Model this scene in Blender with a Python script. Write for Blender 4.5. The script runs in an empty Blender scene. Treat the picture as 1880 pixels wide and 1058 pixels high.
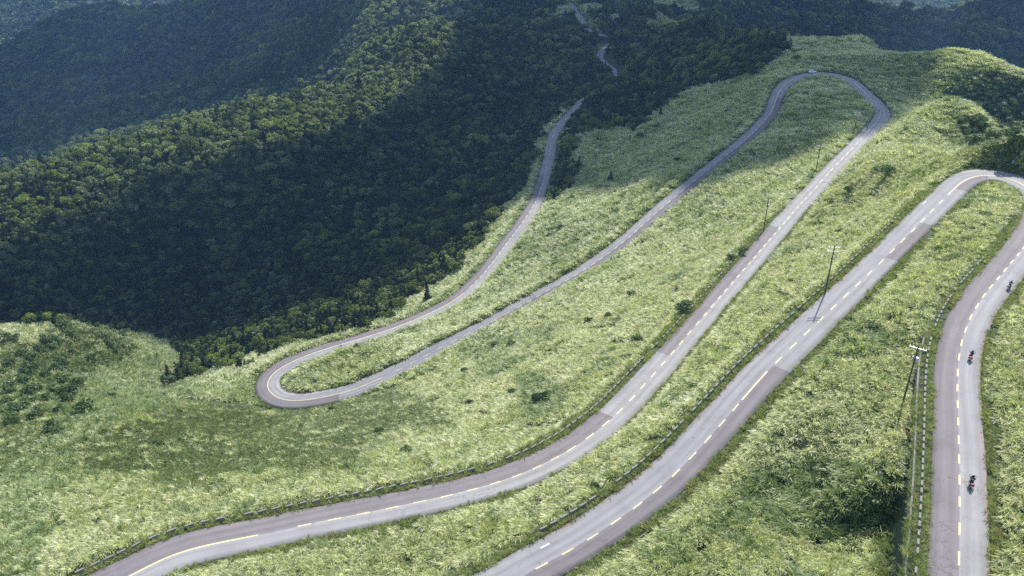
import bpy, bmesh, math, random
import numpy as np
from mathutils import Vector, Matrix
random.seed(7); rng = np.random.default_rng(7)
SC = bpy.context.scene
COL = SC.collection
R = math.radians
Z0 = 400.0                      # height of the drone that took the photograph
F, TH = 1600.0, R(30.0)         # focal length in photo pixels (1880 wide), camera tilt below the horizon

# ---------------------------------------------------------------- camera
cam = bpy.data.cameras.new('camera'); cam_o = bpy.data.objects.new('camera', cam); COL.objects.link(cam_o)
cam.sensor_width = 36.0; cam.lens = 36.0*F/1880.0
cam.clip_start = 1.0; cam.clip_end = 20000.0
cam_o.location = (0, 0, Z0); cam_o.rotation_euler = (R(60), 0, 0)
SC.camera = cam_o

# ---------------------------------------------------------------- light
SUN_AZ, SUN_EL = R(28.0), R(46.0)      # azimuth from +Y towards +X
SUND = Vector((math.sin(SUN_AZ)*math.cos(SUN_EL), math.cos(SUN_AZ)*math.cos(SUN_EL), math.sin(SUN_EL)))
w = bpy.data.worlds.new('World'); SC.world = w; w.use_nodes = True
nt = w.node_tree; nt.nodes.clear()
sky = nt.nodes.new('ShaderNodeTexSky'); sky.sky_type = 'NISHITA'; sky.sun_disc = False
sky.sun_elevation = SUN_EL; sky.sun_rotation = SUN_AZ; sky.altitude = 500; sky.air_density = 1.2; sky.dust_density = 1.0
bg = nt.nodes.new('ShaderNodeBackground'); bg.inputs[1].default_value = 0.165
ow = nt.nodes.new('ShaderNodeOutputWorld'); nt.links.new(sky.outputs[0], bg.inputs[0]); nt.links.new(bg.outputs[0], ow.inputs[0])
sl = bpy.data.lights.new('sun', 'SUN'); sl.energy = 4.9; sl.angle = R(0.53); sl.color = (1.0, 0.95, 0.87)
so = bpy.data.objects.new('sun', sl); COL.objects.link(so)
so.rotation_euler = SUND.to_track_quat('Z', 'Y').to_euler(); so.location = (0, 0, 900)
SC.view_settings.view_transform = 'Standard'; SC.view_settings.look = 'None'
SC.view_settings.exposure = 0.45; SC.view_settings.gamma = 1.0
SC.cycles.use_denoising = False
SC.cycles.max_bounces = 5; SC.cycles.diffuse_bounces = 2; SC.cycles.glossy_bounces = 2
SC.cycles.transmission_bounces = 3; SC.cycles.transparent_max_bounces = 4; SC.cycles.volume_bounces = 0
SC.cycles.sample_clamp_indirect = 4.0

# ---------------------------------------------------------------- helpers
def tag(o, label=None, cat=None, group=None, kind=None):
    if label: o['label'] = label
    if cat: o['category'] = cat
    if group: o['group'] = group
    if kind: o['kind'] = kind
    return o
def mesh_np(name, co, faces, mats=(), smooth=False, uvs=None, midx=None):
    """co (n,3) ; faces (m,k) numpy int with constant k"""
    me = bpy.data.meshes.new(name)
    co = np.asarray(co, np.float32); faces = np.asarray(faces, np.int32)
    me.vertices.add(len(co)); me.vertices.foreach_set('co', co.ravel())
    m, k = faces.shape
    me.loops.add(m*k); me.loops.foreach_set('vertex_index', faces.ravel())
    me.polygons.add(m); me.polygons.foreach_set('loop_start', np.arange(0, m*k, k, dtype=np.int32))
    try: me.polygons.foreach_set('loop_total', np.full(m, k, np.int32))
    except Exception: pass
    me.update(calc_edges=True)
    for x in mats: me.materials.append(x)
    if midx is not None: me.polygons.foreach_set('material_index', np.asarray(midx, np.int32))
    if smooth: me.polygons.foreach_set('use_smooth', np.ones(m, bool))
    if uvs is not None:
        ul = me.uv_layers.new(name='UVMap'); ul.data.foreach_set('uv', np.asarray(uvs, np.float32)[faces.ravel()].ravel())
    me.validate(); me.update()
    return me
def link(name, me, parent=None, loc=None, rz=None):
    o = bpy.data.objects.new(name, me); COL.objects.link(o)
    if parent: o.parent = parent
    if loc is not None: o.location = loc
    if rz is not None: o.rotation_euler = (0, 0, rz)
    return o
def empty(name, loc, rz=0.0):
    o = link(name, None, None, loc, rz); o.empty_display_size = 0.3
    return o
def copy_tree(o, parent=None):
    c = o.copy(); COL.objects.link(c)
    if parent is not None: c.parent = parent
    for ch in o.children: copy_tree(ch, c)
    return c

# photo pixel -> ground coordinates and back
def unit(p):
    p = np.atleast_2d(np.asarray(p, float)); x = (p[:, 0]-940)/F; y = (p[:, 1]-529)/F
    dn = math.sin(TH)+y*math.cos(TH); fw = math.cos(TH)-y*math.sin(TH)
    return np.c_[x/dn, fw/dn]
def wpt(px, py, h):
    u = unit((px, py))[0]*h; return (u[0], u[1], Z0-h)
def project(co):
    X, Y, Z = co[:, 0], co[:, 1], co[:, 2]-Z0
    zc = Y*math.cos(TH)-Z*math.sin(TH); yy = (-Z*math.cos(TH)-Y*math.sin(TH))
    zs = np.where(zc > 1, zc, 1.0)
    return 940+F*X/zs, 529+F*yy/zs, zc
def inpoly(px, py, poly):
    poly = np.asarray(poly, float); n = len(poly); r = np.zeros(px.shape, bool); j = n-1
    for i in range(n):
        xi, yi = poly[i]; xj, yj = poly[j]
        c = ((yi > py) != (yj > py)) & (px < (xj-xi)*(py-yi)/((yj-yi) if yj != yi else 1e-9)+xi)
        r ^= c; j = i
    return r
def vnoise(x, y, s, seed=0):
    """value noise, -1..1, feature size s"""
    g = np.random.default_rng(1000+seed).uniform(-1, 1, (256, 256))
    u = x/s+37.3; v = y/s+91.7; i = np.floor(u).astype(int); j = np.floor(v).astype(int)
    a = u-i; b = v-j; a = a*a*(3-2*a); b = b*b*(3-2*b)
    G = lambda p, q: g[p % 256, q % 256]
    return (G(i, j)*(1-a)+G(i+1, j)*a)*(1-b)+(G(i, j+1)*(1-a)+G(i+1, j+1)*a)*b
def fbm(x, y, s, seed=0, o=3):
    t = 0; amp = 1; tot = 0
    for k in range(o): t = t+amp*vnoise(x, y, s/2**k, seed+k); tot += amp; amp *= .5
    return t/tot

# ---------------------------------------------------------------- materials
def mat(name, color, rough=0.7, metal=0.0, spec=0.5, emit=None):
    m = bpy.data.materials.new(name); m.use_nodes = True; b = m.node_tree.nodes['Principled BSDF']
    b.inputs['Base Color'].default_value = (*color, 1); b.inputs['Roughness'].default_value = rough
    b.inputs['Metallic'].default_value = metal; b.inputs['Specular IOR Level'].default_value = spec
    return m
def N(m, t): return m.node_tree.nodes.new(t)
def L(m, a, b): m.node_tree.links.new(a, b)
def ramp(m, fac, stops, interp='LINEAR'):
    r = N(m, 'ShaderNodeValToRGB'); r.color_ramp.interpolation = interp; e = r.color_ramp.elements
    while len(e) < len(stops): e.new(0.5)
    for i, (p, c) in enumerate(stops): e[i].position = p; e[i].color = (*c, 1) if len(c) == 3 else c
    L(m, fac, r.inputs[0]); return r.outputs[0]
def noise(m, vec, scale, detail=3, rough=0.5):
    n = N(m, 'ShaderNodeTexNoise'); n.inputs['Scale'].default_value = scale; n.inputs['Detail'].default_value = detail
    n.inputs['Roughness'].default_value = rough
    if vec is not None: L(m, vec, n.inputs['Vector'])
    return n.outputs[0]
def mixc(m, fac, a, b, mode='MIX'):
    x = N(m, 'ShaderNodeMix'); x.data_type = 'RGBA'; x.blend_type = mode
    for s, v in ((0, fac), (6, a), (7, b)):
        if hasattr(v, 'is_linked') or hasattr(v, 'node'): L(m, v, x.inputs[s])
        elif s == 0: x.inputs[0].default_value = v
        else: x.inputs[s].default_value = (*v, 1)
    return x.outputs[2]
def noisy(name, c1, c2, scale, rough=0.8, bump=0.0, coord='Object'):
    m = mat(name, c1, rough); tc = N(m, 'ShaderNodeTexCoord')
    n = noise(m, tc.outputs[coord], scale, 4, .6)
    L(m, ramp(m, n, [(0.3, c1), (0.7, c2)]), m.node_tree.nodes['Principled BSDF'].inputs['Base Color'])
    if bump:
        bp = N(m, 'ShaderNodeBump'); bp.inputs['Strength'].default_value = bump; L(m, n, bp.inputs['Height'])
        L(m, bp.outputs[0], m.node_tree.nodes['Principled BSDF'].inputs['Normal'])
    return m
def leaf_mat(name, cols, patch_cols=None, patch_scale=0.05, trans=0.35, rough=0.45, spec=0.4, vary=0.35):
    """foliage: colour differs per plant (object random) and per patch of land; lets light through"""
    m = mat(name, cols[0], rough, 0, spec); nt = m.node_tree; b = nt.nodes['Principled BSDF']
    oi = N(m, 'ShaderNodeObjectInfo'); geo = N(m, 'ShaderNodeNewGeometry')
    k = len(cols)-1
    c = ramp(m, oi.outputs['Random'], [(i/k, cc) for i, cc in enumerate(cols)])
    n1 = noise(m, geo.outputs['Position'], patch_scale, 4, .6)
    if patch_cols:
        n2 = ramp(m, n1, [(0.45, (0, 0, 0)), (0.68, (1, 1, 1))])
        pc = ramp(m, oi.outputs['Random'], [(i/(len(patch_cols)-1), cc) for i, cc in enumerate(patch_cols)])
        c = mixc(m, n2, c, pc)
    n3 = noise(m, geo.outputs['Position'], 1.3, 2, .5)
    v = ramp(m, n3, [(0.3, (1-vary,)*3), (0.7, (1+vary*.6,)*3)])
    c = mixc(m, 1.0, c, v, 'MULTIPLY')
    L(m, c, b.inputs['Base Color'])
    tr = N(m, 'ShaderNodeBsdfTranslucent'); tc = mixc(m, 1.0, c, (1.15, 1.2, 0.6), 'MULTIPLY'); L(m, tc, tr.inputs[0])
    mx = N(m, 'ShaderNodeMixShader'); mx.inputs[0].default_value = trans
    out = nt.nodes['Material Output']; L(m, b.outputs[0], mx.inputs[1]); L(m, tr.outputs[0], mx.inputs[2]); L(m, mx.outputs[0], out.inputs[0])
    return m

# ---------------------------------------------------------------- the road: centre line traced on the ground
def P(s): return np.array([[float(v) for v in t.split(',')] for t in s.split()])
PC = P("""1760,1058 1760.8,1026.5 1761.8,926.7 1761.5,882.7 1760.8,840.4 1759.8,801.5 1759,771 1758,740.6 1757.4,715 1757.7,685 1759.7,656.6 1764.7,631.5 1771.8,607 1781,585 1792,564.5 1804.6,545 1817,529.3 1831.4,513.2 1844,497.5 1856.6,482.4 1868.6,468 1878.7,455.6 1893,435 1905,412 1912,390 1912,370 1903,355 1890,345 1880,341 1863.4,331.7 1846.8,325.3 1829,322.5 1812.3,321.5 1793,323.4 1777.9,327.9 1765,335 1753.6,345 1741.5,357.2 1729,370 1708,390.2 1686.3,412.7 1668.9,431 1651.5,447.2 1634.4,464.6 1616.6,482.4 1597.5,500.8 1577.4,519.9 1554.3,541 1532.2,562.8 1508,585.6 1481.9,610.4 1455.4,635.9 1428.6,661.7 1400.8,690 1372.5,722.7 1348.8,750.7 1323.7,779.5 1297.4,809.3 1269.3,840.4 1239.6,870.8 1205,902 1166.2,932.4 1128,959.8 1085,988.6 1036,1018 989.3,1043.4""")
PD = P("""233.4,1058 270.6,1038.3 311.2,1019.7 355.2,1006.2 406,996 472,983.5 517.6,974 558,964.5 619,952.7 671.3,942.6 721.3,932.4 769.4,922.3 818.4,912 863.4,901.3 904.7,889.4 948,875 986.2,859 1020.7,841.4 1053.5,822.5 1083.3,801.5 1108.7,781 1134.7,759 1157.7,734.5 1180.4,709.5 1201,686.7 1219.8,664.8 1239.2,642.6 1254,625.5 1268.2,608.5 1282.2,592.5 1295.5,577 1308.6,561 1321.4,545.4 1342.8,522 1364.6,496.4 1385.4,473 1404.8,449.5 1423.6,428.4 1440,409.3 1456,390.2 1471.8,372.5 1487.3,356 1496.3,346.8 1513,326.7 1534.8,303.3 1556,281.5 1576.7,260.4 1592,242.8 1604.3,230 1611.3,222.3 1614.5,216 1616.6,209.6 1616.4,204.5 1612,196.8 1604.3,186.6 1594,177 1585,168 1568.5,152 1555.8,144.5 1541.7,139.4 1527.7,136.4 1515,135 1502,134.3 1483,136.2 1466.4,141.3 1453.6,146.4 1443.4,153.4 1435.7,161 1429.4,170 1425.5,179 1423,187.9 1419,199.4 1415.3,208.3 1410.2,215.3 1400,227 1386.6,241 1370.6,255.2 1353.2,269.3 1335.2,283.8 1316.2,299.5 1296.6,314.8 1275.8,331.4 1265,340 1245,356.7 1222.5,376 1201.4,393.6 1179.6,413.7 1155.5,434.8 1130,456 1103,475.7 1071.7,496.4 1039.5,514.9 1005.3,533.6 971,553.4 951.7,563.8 898,593 832.7,626.5 787.5,650 743,674 707,691.8 680,703.4 648.7,716.3 620,724 590,731 565,736 540,737 525,735.5 514,733 500.5,725.4 492,716.3 490,706.4 492,699 499,688.3 511,678.5 526,669.4 545.9,659.9 565.5,652 591.2,643 613.9,635.7 636.6,629.6 670,619.8 713.8,606.4 757.3,589.6 790.9,574.5 824.4,557.8 844.5,544.4 864.6,526.6 883,508.2 898,489.7 911.5,473 924.9,453.9 941.7,432 954.4,416 968.5,395 978.5,380 986.9,364 995.3,338.5 999.6,321.7 1004.7,303.3 1009.6,286 1010.7,270.4 1013,256 1016.7,245 1023.8,235 1033.7,225 1042.2,213.7 1052,205 1060.6,196.7 1068,187 1077.6,181 1087.6,176.9 1095.4,172.6 1110,164 1124,155 1134,145 1136,134.7 1126,127.6 1116,120.5 1106.4,113.4 1100.7,106.3 1100.7,100.6 1105,93.5 1114,86 1125,78 1122,71 1105,65 1090,60 1079.5,53.9 1071,41 1063.9,29.8 1055.4,17 1048,7 1038,2""")
def heights(poly, keys):
    u = unit(poly); s = np.r_[0, np.cumsum(np.hypot(*np.diff(u, axis=0).T))]; ks = []; kh = []
    for kx, ky, h in keys:
        ks.append(s[np.argmin(np.hypot(poly[:, 0]-kx, poly[:, 1]-ky))]); kh.append(h)
    h = np.interp(s, ks, kh); return np.c_[u*h[:, None], Z0-h]
wC = heights(PC, [(1760,1058,80),(1757,700,81),(1878,455,82.2),(1912,380,84),(1812,321,86),(1708,390,87.3),(1554,541,89.8),(1400,690,92),(1239,870,94.6),(1036,1018,96.8),(989,1043,97.3)])
wD = heights(PD, [(233,1058,99),(517,974,102),(863,901,106),(1157,734,110.5),(1308,561,115),(1440,409,120.5),(1576,260,127),(1616,209,130),(1502,134,134),(1423,188,137),(1353,269,142),(1265,340,148),(1155,435,156),(1039,515,163),(898,593,171),(707,692,182),(565,736,187),(490,706,188.5),(591,643,189.5),(713,606,191),(864,526,193),(954,416,195),(987,364,196),(1009,286,198.5),(1023,235,202),(1095,172,208),(1134,145,214),(1100,103,222),(1125,78,228),(1079,54,234),(1038,2,250)])
pre = np.array([(20, -40, Z0-74.5), (24, -8, Z0-76.5), (31, 20, Z0-78), (40, 46, Z0-79.2)])
mid = np.array([(-6, 81.5, Z0-97.6), (-21, 75.5, Z0-97.9), (-37, 69, Z0-98.2), (-52, 64.5, Z0-98.4), (-63, 66, Z0-98.6), (-67.5, 73, Z0-98.8), (-64.5, 81, Z0-98.9)])
post = np.array([wpt(1015, -25, 258)])
ctrl = np.vstack([pre, wC, mid, wD, post])
# even resampling and smoothing
def resample(p, step):
    s = np.r_[0, np.cumsum(np.hypot(*np.diff(p[:, :2], axis=0).T))]
    t = np.arange(0, s[-1], step); return np.c_[[np.interp(t, s, p[:, k]) for k in range(3)]].T, t
RD, RS = resample(ctrl, 1.0)
def smooth(a, sig):
    n = int(sig*3); k = np.exp(-.5*(np.arange(-n, n+1)/sig)**2); k /= k.sum()
    return np.convolve(np.r_[np.full(n, a[0]), a, np.full(n, a[-1])], k, 'valid')
sm1 = np.c_[[smooth(RD[:, k], 2.2) for k in range(3)]].T
sm2 = np.c_[[smooth(RD[:, k], 9.0) for k in range(3)]].T
zs = smooth(RD[:, 2], 8.0)
far = np.clip((RD[:, 1]-430)/150, 0, 1)[:, None]
RD = sm1*(1-far)+sm2*far; RD[:, 2] = zs
RD, RS = resample(RD, 1.2)
tg = np.gradient(RD[:, :2], axis=0); tg /= np.hypot(*tg.T)[:, None]
NL = np.c_[-tg[:, 1], tg[:, 0]]          # to the left of travel
def s_at(px, py, lo=0.0, hi=1e9):
    """arc length of the road point seen nearest a photo pixel"""
    x, y, z = project(RD); d = np.hypot(x-px, y-py)+np.where((z < 5) | (RS < lo) | (RS > hi), 1e6, 0)
    return RS[np.argmin(d)]
def road_pt(s, off=0.0, dz=0.0):
    p = np.array([np.interp(s, RS, RD[:, k]) for k in range(3)]); n = np.array([np.interp(s, RS, NL[:, k]) for k in range(2)])
    n /= np.hypot(*n); return np.array([p[0]+n[0]*off, p[1]+n[1]*off, p[2]+dz]), n
S_H1 = s_at(1863, 332); S_R2b = s_at(989, 1043); S_R3a = s_at(233, 1058)
S_H3 = s_at(1502, 134, S_R3a); S_H4 = s_at(500, 725, S_H3); 
def key(tbl):
    return np.interp(RS, [t[0] for t in tbl], [t[1] for t in tbl])
WL = key([(0, 3.3), (s_at(1757, 600), 3.4), (S_H1, 3.5), (s_at(1708, 390), 3.0), (s_at(1640, 460), 2.7), (s_at(1455, 635), 3.4), (s_at(1269, 840), 2.9), (S_R2b, 3.0), (S_R3a, 4.0), (s_at(619, 952, S_R3a), 3.6), (s_at(1180, 709, S_R3a), 3.5), (s_at(1295, 577, S_R3a), 2.9), (s_at(1440, 409, S_R3a), 3.5), (s_at(1585, 250, S_R3a), 2.7), (s_at(1612, 197, S_R3a), 2.6), (s_at(1585, 168, S_R3a), 3.7), (S_H3, 3.4), (s_at(1423, 188, S_H3), 3.3), (s_at(1335, 284, S_H3), 2.8), (s_at(900, 593, S_H3), 3.2), (s_at(560, 735, S_H3), 4.6), (S_H4, 4.8), (s_at(511, 678, S_H4), 4.0), (s_at(636, 629, S_H4), 3.4), (1e5, 3.3)])
WR = key([(0, 3.2), (s_at(1757, 600), 3.35), (s_at(1903, 400), 4.0), (S_H1, 4.6), (s_at(1765, 335), 3.6), (s_at(1708, 390), 3.9), (s_at(1554, 541), 3.6), (s_at(1269, 840), 4.2), (S_R2b, 4.3), (S_R3a, 3.4), (s_at(619, 952, S_R3a), 3.2), (s_at(1585, 250, S_R3a), 3.3), (s_at(1614, 209, S_R3a), 4.4), (s_at(1585, 168, S_R3a), 3.4), (S_H3, 3.3), (s_at(900, 593, S_H3), 3.2), (s_at(560, 735, S_H3), 4.2), (S_H4, 4.6), (s_at(545, 660, S_H4), 3.6), (1e5, 3.3)])

# ---------------------------------------------------------------- terrain
TP = [wpt(*a) for a in (
 # slopes between and beside the roads (photo x, y, metres below the camera)
 (1500,880,90.5),(1450,930,92),(1420,1030,90),(1600,960,89),(1500,760,88),(1600,650,85.5),(1600,560,86),(1860,800,79),(1860,980,78),(1850,650,80),(1750,500,84),(1600,900,85),
 (900,960,103),(700,1020,104),(300,900,118),(200,760,146),(60,900,127),(0,1058,103),(500,880,120),(700,800,145),(900,760,130),(500,790,165),(1000,640,140),
 (100,690,176),(130,600,200),(0,606,203),(250,680,214),(335,662,247),(322,708,220),(290,730,196),(400,705,194),(0,800,143),(300,740,170),(230,625,222),
 # valley of the shaded forest and the spur behind it
 (300,600,266),(520,590,222),(650,560,222),(700,450,232),(820,470,212),(850,330,232),(950,230,232),(930,330,215),(900,130,224),(120,560,252),(500,450,245),
 (400,215,215),(200,272,214),(0,333,212),(560,183,219),(640,120,222),(760,80,224),(200,430,236),(0,470,230),(100,400,224),(700,250,228),(900,30,252),(1000,60,246),(700,10,262),
 # the slopes behind that spur
 (0,285,430),(400,150,450),(200,150,490),(0,180,520),(350,15,421),(200,26,475),(60,70,478),(600,60,370),(520,100,400),(480,5,440),(100,5,650),(0,0,760),
 # right hand side of the farther road, the wooded knoll and the far ridge
 (1120,320,179),(1150,200,184),(1200,250,169),(1250,120,176),(1350,100,160),(1464,72,147),(1400,66,153),(1300,52,172),(1200,32,224),(1150,60,225),(1180,120,194),(1300,200,157),(1080,240,193),
 (1550,78,138.5),(1510,76,143),(1595,80,137.5),(1480,95,137),(1645,102,132.5),(1700,103,128),(1780,103,124),(1880,146,125.5),(1700,155,132),(1850,205,139),(1830,116,123.5),
 # the near hill on the right and the bank above the hairpin
 (1745,196,103),(1690,212,112),(1650,250,122),(1800,208,107),(1880,255,122),(1700,270,100),(1650,330,101),(1840,282,81.5),(1880,296,81),(1780,282,85),(1600,380,107),(1560,450,102),(1830,262,118),(1880,276,123),
 # blue hills at the top right
 (1500,20,320),(1650,52,335),(1740,38,400),(1790,22,400),(1835,16,400),(1700,62,380),(1700,8,640),(1880,30,430))]
TP += [(x, y, Z0-h) for x, y, h in ((180,352,130),(160,358,129),(205,340,128),(230,312,130),(170,272,121),(200,262,124),(150,262,112),(240,290,135),(135,300,112),
 (0,0,84),(60,-60,72),(110,60,74),(130,110,75),(160,160,80),(-90,0,112),(-150,60,130),(-30,-80,84),(0,50,92),(-220,150,185),(-400,250,280),(-700,400,380),
 (200,250,122),(260,330,150),(300,230,150),(230,180,120),(290,440,155),(350,560,215),(250,640,205),(400,420,230),(170,700,185),(330,800,300),(240,950,300),(600,900,380),(500,300,300),(700,600,380),
 (-1200,800,560),(-2600,3200,760),(-2500,1200,640),(300,1800,400),(0,2300,500),(900,2600,560),(1800,3200,560),(1500,1500,470),(2500,2000,600),(0,4500,600),(2500,4500,650),(-2500,4800,700),(1500,0,400),(-1500,-200,450),(0,-600,150),(3000,-500,600))]
def behind(px, py, h, d1=70., e1=48., d2=170., e2=115.):
    w_ = np.array(wpt(px, py, h)); u_ = w_[:2]/np.hypot(*w_[:2])
    TP.append((w_[0]+u_[0]*d1, w_[1]+u_[1]*d1, w_[2]-e1)); TP.append((w_[0]+u_[0]*d2, w_[1]+u_[1]*d2, w_[2]-e2))
for c_ in ((400,215,215),(200,272,214),(0,333,212),(560,183,219),(640,120,222),(-200,390,212)): behind(*c_)
for c_ in ((1550,78,138.5),(1595,80,137.5),(1645,102,132.5),(1780,103,124),(1880,146,125.5),(1830,116,123.5)): behind(*c_, 40., 26., 110., 75.)
for c_ in ((1740,38,400),(1790,22,400),(1835,16,400),(1885,28,410),(350,15,421),(200,26,475),(60,70,478)): behind(*c_, 180., 110., 500., 300.)
for c_ in ((1464,72,147),(1400,66,153),(1300,52,172)): behind(*c_, 60., 32., 150., 85.)
sel = RD[::9]; sel = sel[sel[:, 1] < 1500]
TC = np.vstack([np.array(TP), sel])
def tps_fit(c, lam):
    n = len(c); d = c[:, None, :2]-c[None, :, :2]; r2 = (d**2).sum(2)/1e4
    K = .5*r2*np.log(r2+1e-12)+lam*np.eye(n); Pm = np.c_[np.ones(n), c[:, :2]/100.]
    A = np.block([[K, Pm], [Pm.T, np.zeros((3, 3))]]); return np.linalg.solve(A, np.r_[c[:, 2], 0, 0, 0])
WT = tps_fit(TC, 2e-4)
def tps(x, y):
    o = np.empty(x.shape); n = len(TC)
    for i in range(0, len(x), 4000):
        r2 = ((x[i:i+4000, None]-TC[:, 0])**2+(y[i:i+4000, None]-TC[:, 1])**2)/1e4
        o[i:i+4000] = (.5*r2*np.log(r2+1e-12))@WT[:n]+WT[n]+WT[n+1]*x[i:i+4000]/100.+WT[n+2]*y[i:i+4000]/100.
    return o
def grow(start, end, d0, g):
    o = []; p = start; d = d0
    while abs(p) < abs(end) if end*start > 0 else (p > end if end < start else p < end):
        d *= g; p = p+d if end > start else p-d; o.append(p)
    return o
gx = np.array(sorted(grow(-150, -4200, 1.7, 1.07)+list(np.arange(-150, 270, 1.7))+grow(270, 4200, 1.7, 1.07)))
gy = np.array(sorted(grow(52, -900, 1.7, 1.14)+list(np.arange(52, 300, 1.7))+list(np.arange(300, 620, 2.9))+grow(620, 6500, 3.0, 1.022)))
XX, YY = np.meshgrid(gx, gy); fx = XX.ravel(); fy = YY.ravel()
def road_dist(x, y):
    """signed lateral distance beyond the paved edge, road height, arc length, side (+left)"""
    d = np.full(x.shape, 1e3); z = np.zeros(x.shape); s = np.zeros(x.shape); side = np.ones(x.shape)
    A = RD[::2]; idx = np.arange(0, len(RD), 2)
    box = (x > A[:, 0].min()-45) & (x < A[:, 0].max()+45) & (y > A[:, 1].min()-45)
    I = np.nonzero(box)[0]
    for k in range(0, len(I), 3000):
        q = I[k:k+3000]; d2 = (x[q, None]-A[:, 0])**2+(y[q, None]-A[:, 1])**2
        j = idx[np.argmin(d2, 1)]
        dx = x[q]-RD[j, 0]; dy = y[q]-RD[j, 1]; lat = dx*NL[j, 0]+dy*NL[j, 1]; al = dx*tg[j, 0]+dy*tg[j, 1]
        ds = np.hypot(lat, np.maximum(np.abs(al)-1.4, 0)); sd = np.where(lat >= 0, 1., -1.)
        d[q] = ds-np.where(lat >= 0, WL[j], WR[j]); s[q] = RS[j]+al; side[q] = sd
        z[q] = RD[j, 2]+np.clip(al, -1.4, 1.4)*np.interp(RS[j], RS, np.gradient(RD[:, 2], RS))
    return d, z, s, side
S_W0, S_W1 = s_at(1755, 1058)-35, s_at(1772, 607)       # stretch carried by the retaining wall
def ground_raw(x, y):
    z = tps(x, y)
    dist = np.hypot(x, y)
    nf = np.clip((dist-500)/500, 0, 1)
    z = z+fbm(x, y, 22, 3)*0.9*(1+2*nf)+nf*(fbm(x, y, 150, 11, 4)*15+(0.5-np.abs(fbm(x, y, 210, 21, 3)))*22*np.clip((dist-900)/500, 0, 1))
    d, rz, s, side = road_dist(x, y)
    z = z+(fbm(x, y, 48, 31, 2)*2.3+fbm(x, y, 17, 33, 2)*1.1)*np.clip((d-3)/14, 0, 1)*(dist < 700)
    # below the retaining wall the land lies lower
    wl = (side > 0) & (s > S_W0) & (s < S_W1)
    wf = np.clip((s-S_W0)/6, 0, 1)*np.clip((S_W1-s)/12, 0, 1)*np.clip(1-(d-2.4)/18, 0, 1)*(d > -1)
    cap = rz-0.2-2.0*wf
    z = np.where(wl & (wf > 0), np.minimum(z, rz+0.4)*(1-wf)+np.minimum(z, cap)*wf, z)
    inner = np.where(wl & (wf > .3), -0.9, 1.3); width = np.where(wl & (wf > .3), 1.2, 5.0)
    t = np.clip((d-inner)/width, 0, 1); t = t*t*(3-2*t)
    return z*t+(rz-0.22)*(1-t), d, s, side
gz, gd, gs, gside = ground_raw(fx, fy)
GZ = gz.reshape(XX.shape); GD = gd.reshape(XX.shape)
def bil(A, x, y):
    i = np.clip(np.searchsorted(gx, x)-1, 0, len(gx)-2); j = np.clip(np.searchsorted(gy, y)-1, 0, len(gy)-2)
    a = np.clip((x-gx[i])/(gx[i+1]-gx[i]), 0, 1); b = np.clip((y-gy[j])/(gy[j+1]-gy[j]), 0, 1)
    return (A[j, i]*(1-a)+A[j, i+1]*a)*(1-b)+(A[j+1, i]*(1-a)+A[j+1, i+1]*a)*b
def gz_at(x, y): return bil(GZ, np.asarray(x, float), np.asarray(y, float))
nx, ny = len(gx), len(gy)
ii = (np.arange(ny-1)[:, None]*nx+np.arange(nx-1)[None, :]).ravel()
gm = noisy('ground_soil_and_grass', (0.025, 0.045, 0.012), (0.07, 0.10, 0.03), 0.35, 0.9, 0.3)
ground = link('ground', mesh_np('ground', np.c_[fx, fy, gz], np.c_[ii, ii+1, ii+nx+1, ii+nx], [gm], True)); tag(ground, kind='structure')
print('ground', nx, ny)
def hit(px, py, z_lo=40., z_hi=6000.):
    """first ground point along the photo ray through a pixel"""
    x = (px-940)/F; y = (py-529)/F
    d = np.array([x, math.cos(TH)-y*math.sin(TH), -(math.sin(TH)+y*math.cos(TH))])
    t = np.geomspace(z_lo, z_hi, 2500); q = t[:, None]*d
    g = gz_at(q[:, 0], q[:, 1]); below = (q[:, 2]+Z0) < g
    if not below.any(): return None
    k = np.argmax(below); 
    if k == 0: return q[0]+[0, 0, Z0]
    a, b = q[k-1][2]+Z0-g[k-1], q[k][2]+Z0-g[k]; f = a/(a-b)
    r = q[k-1]*(1-f)+q[k]*f; return np.array([r[0], r[1], gz_at(r[0], r[1])])

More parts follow.
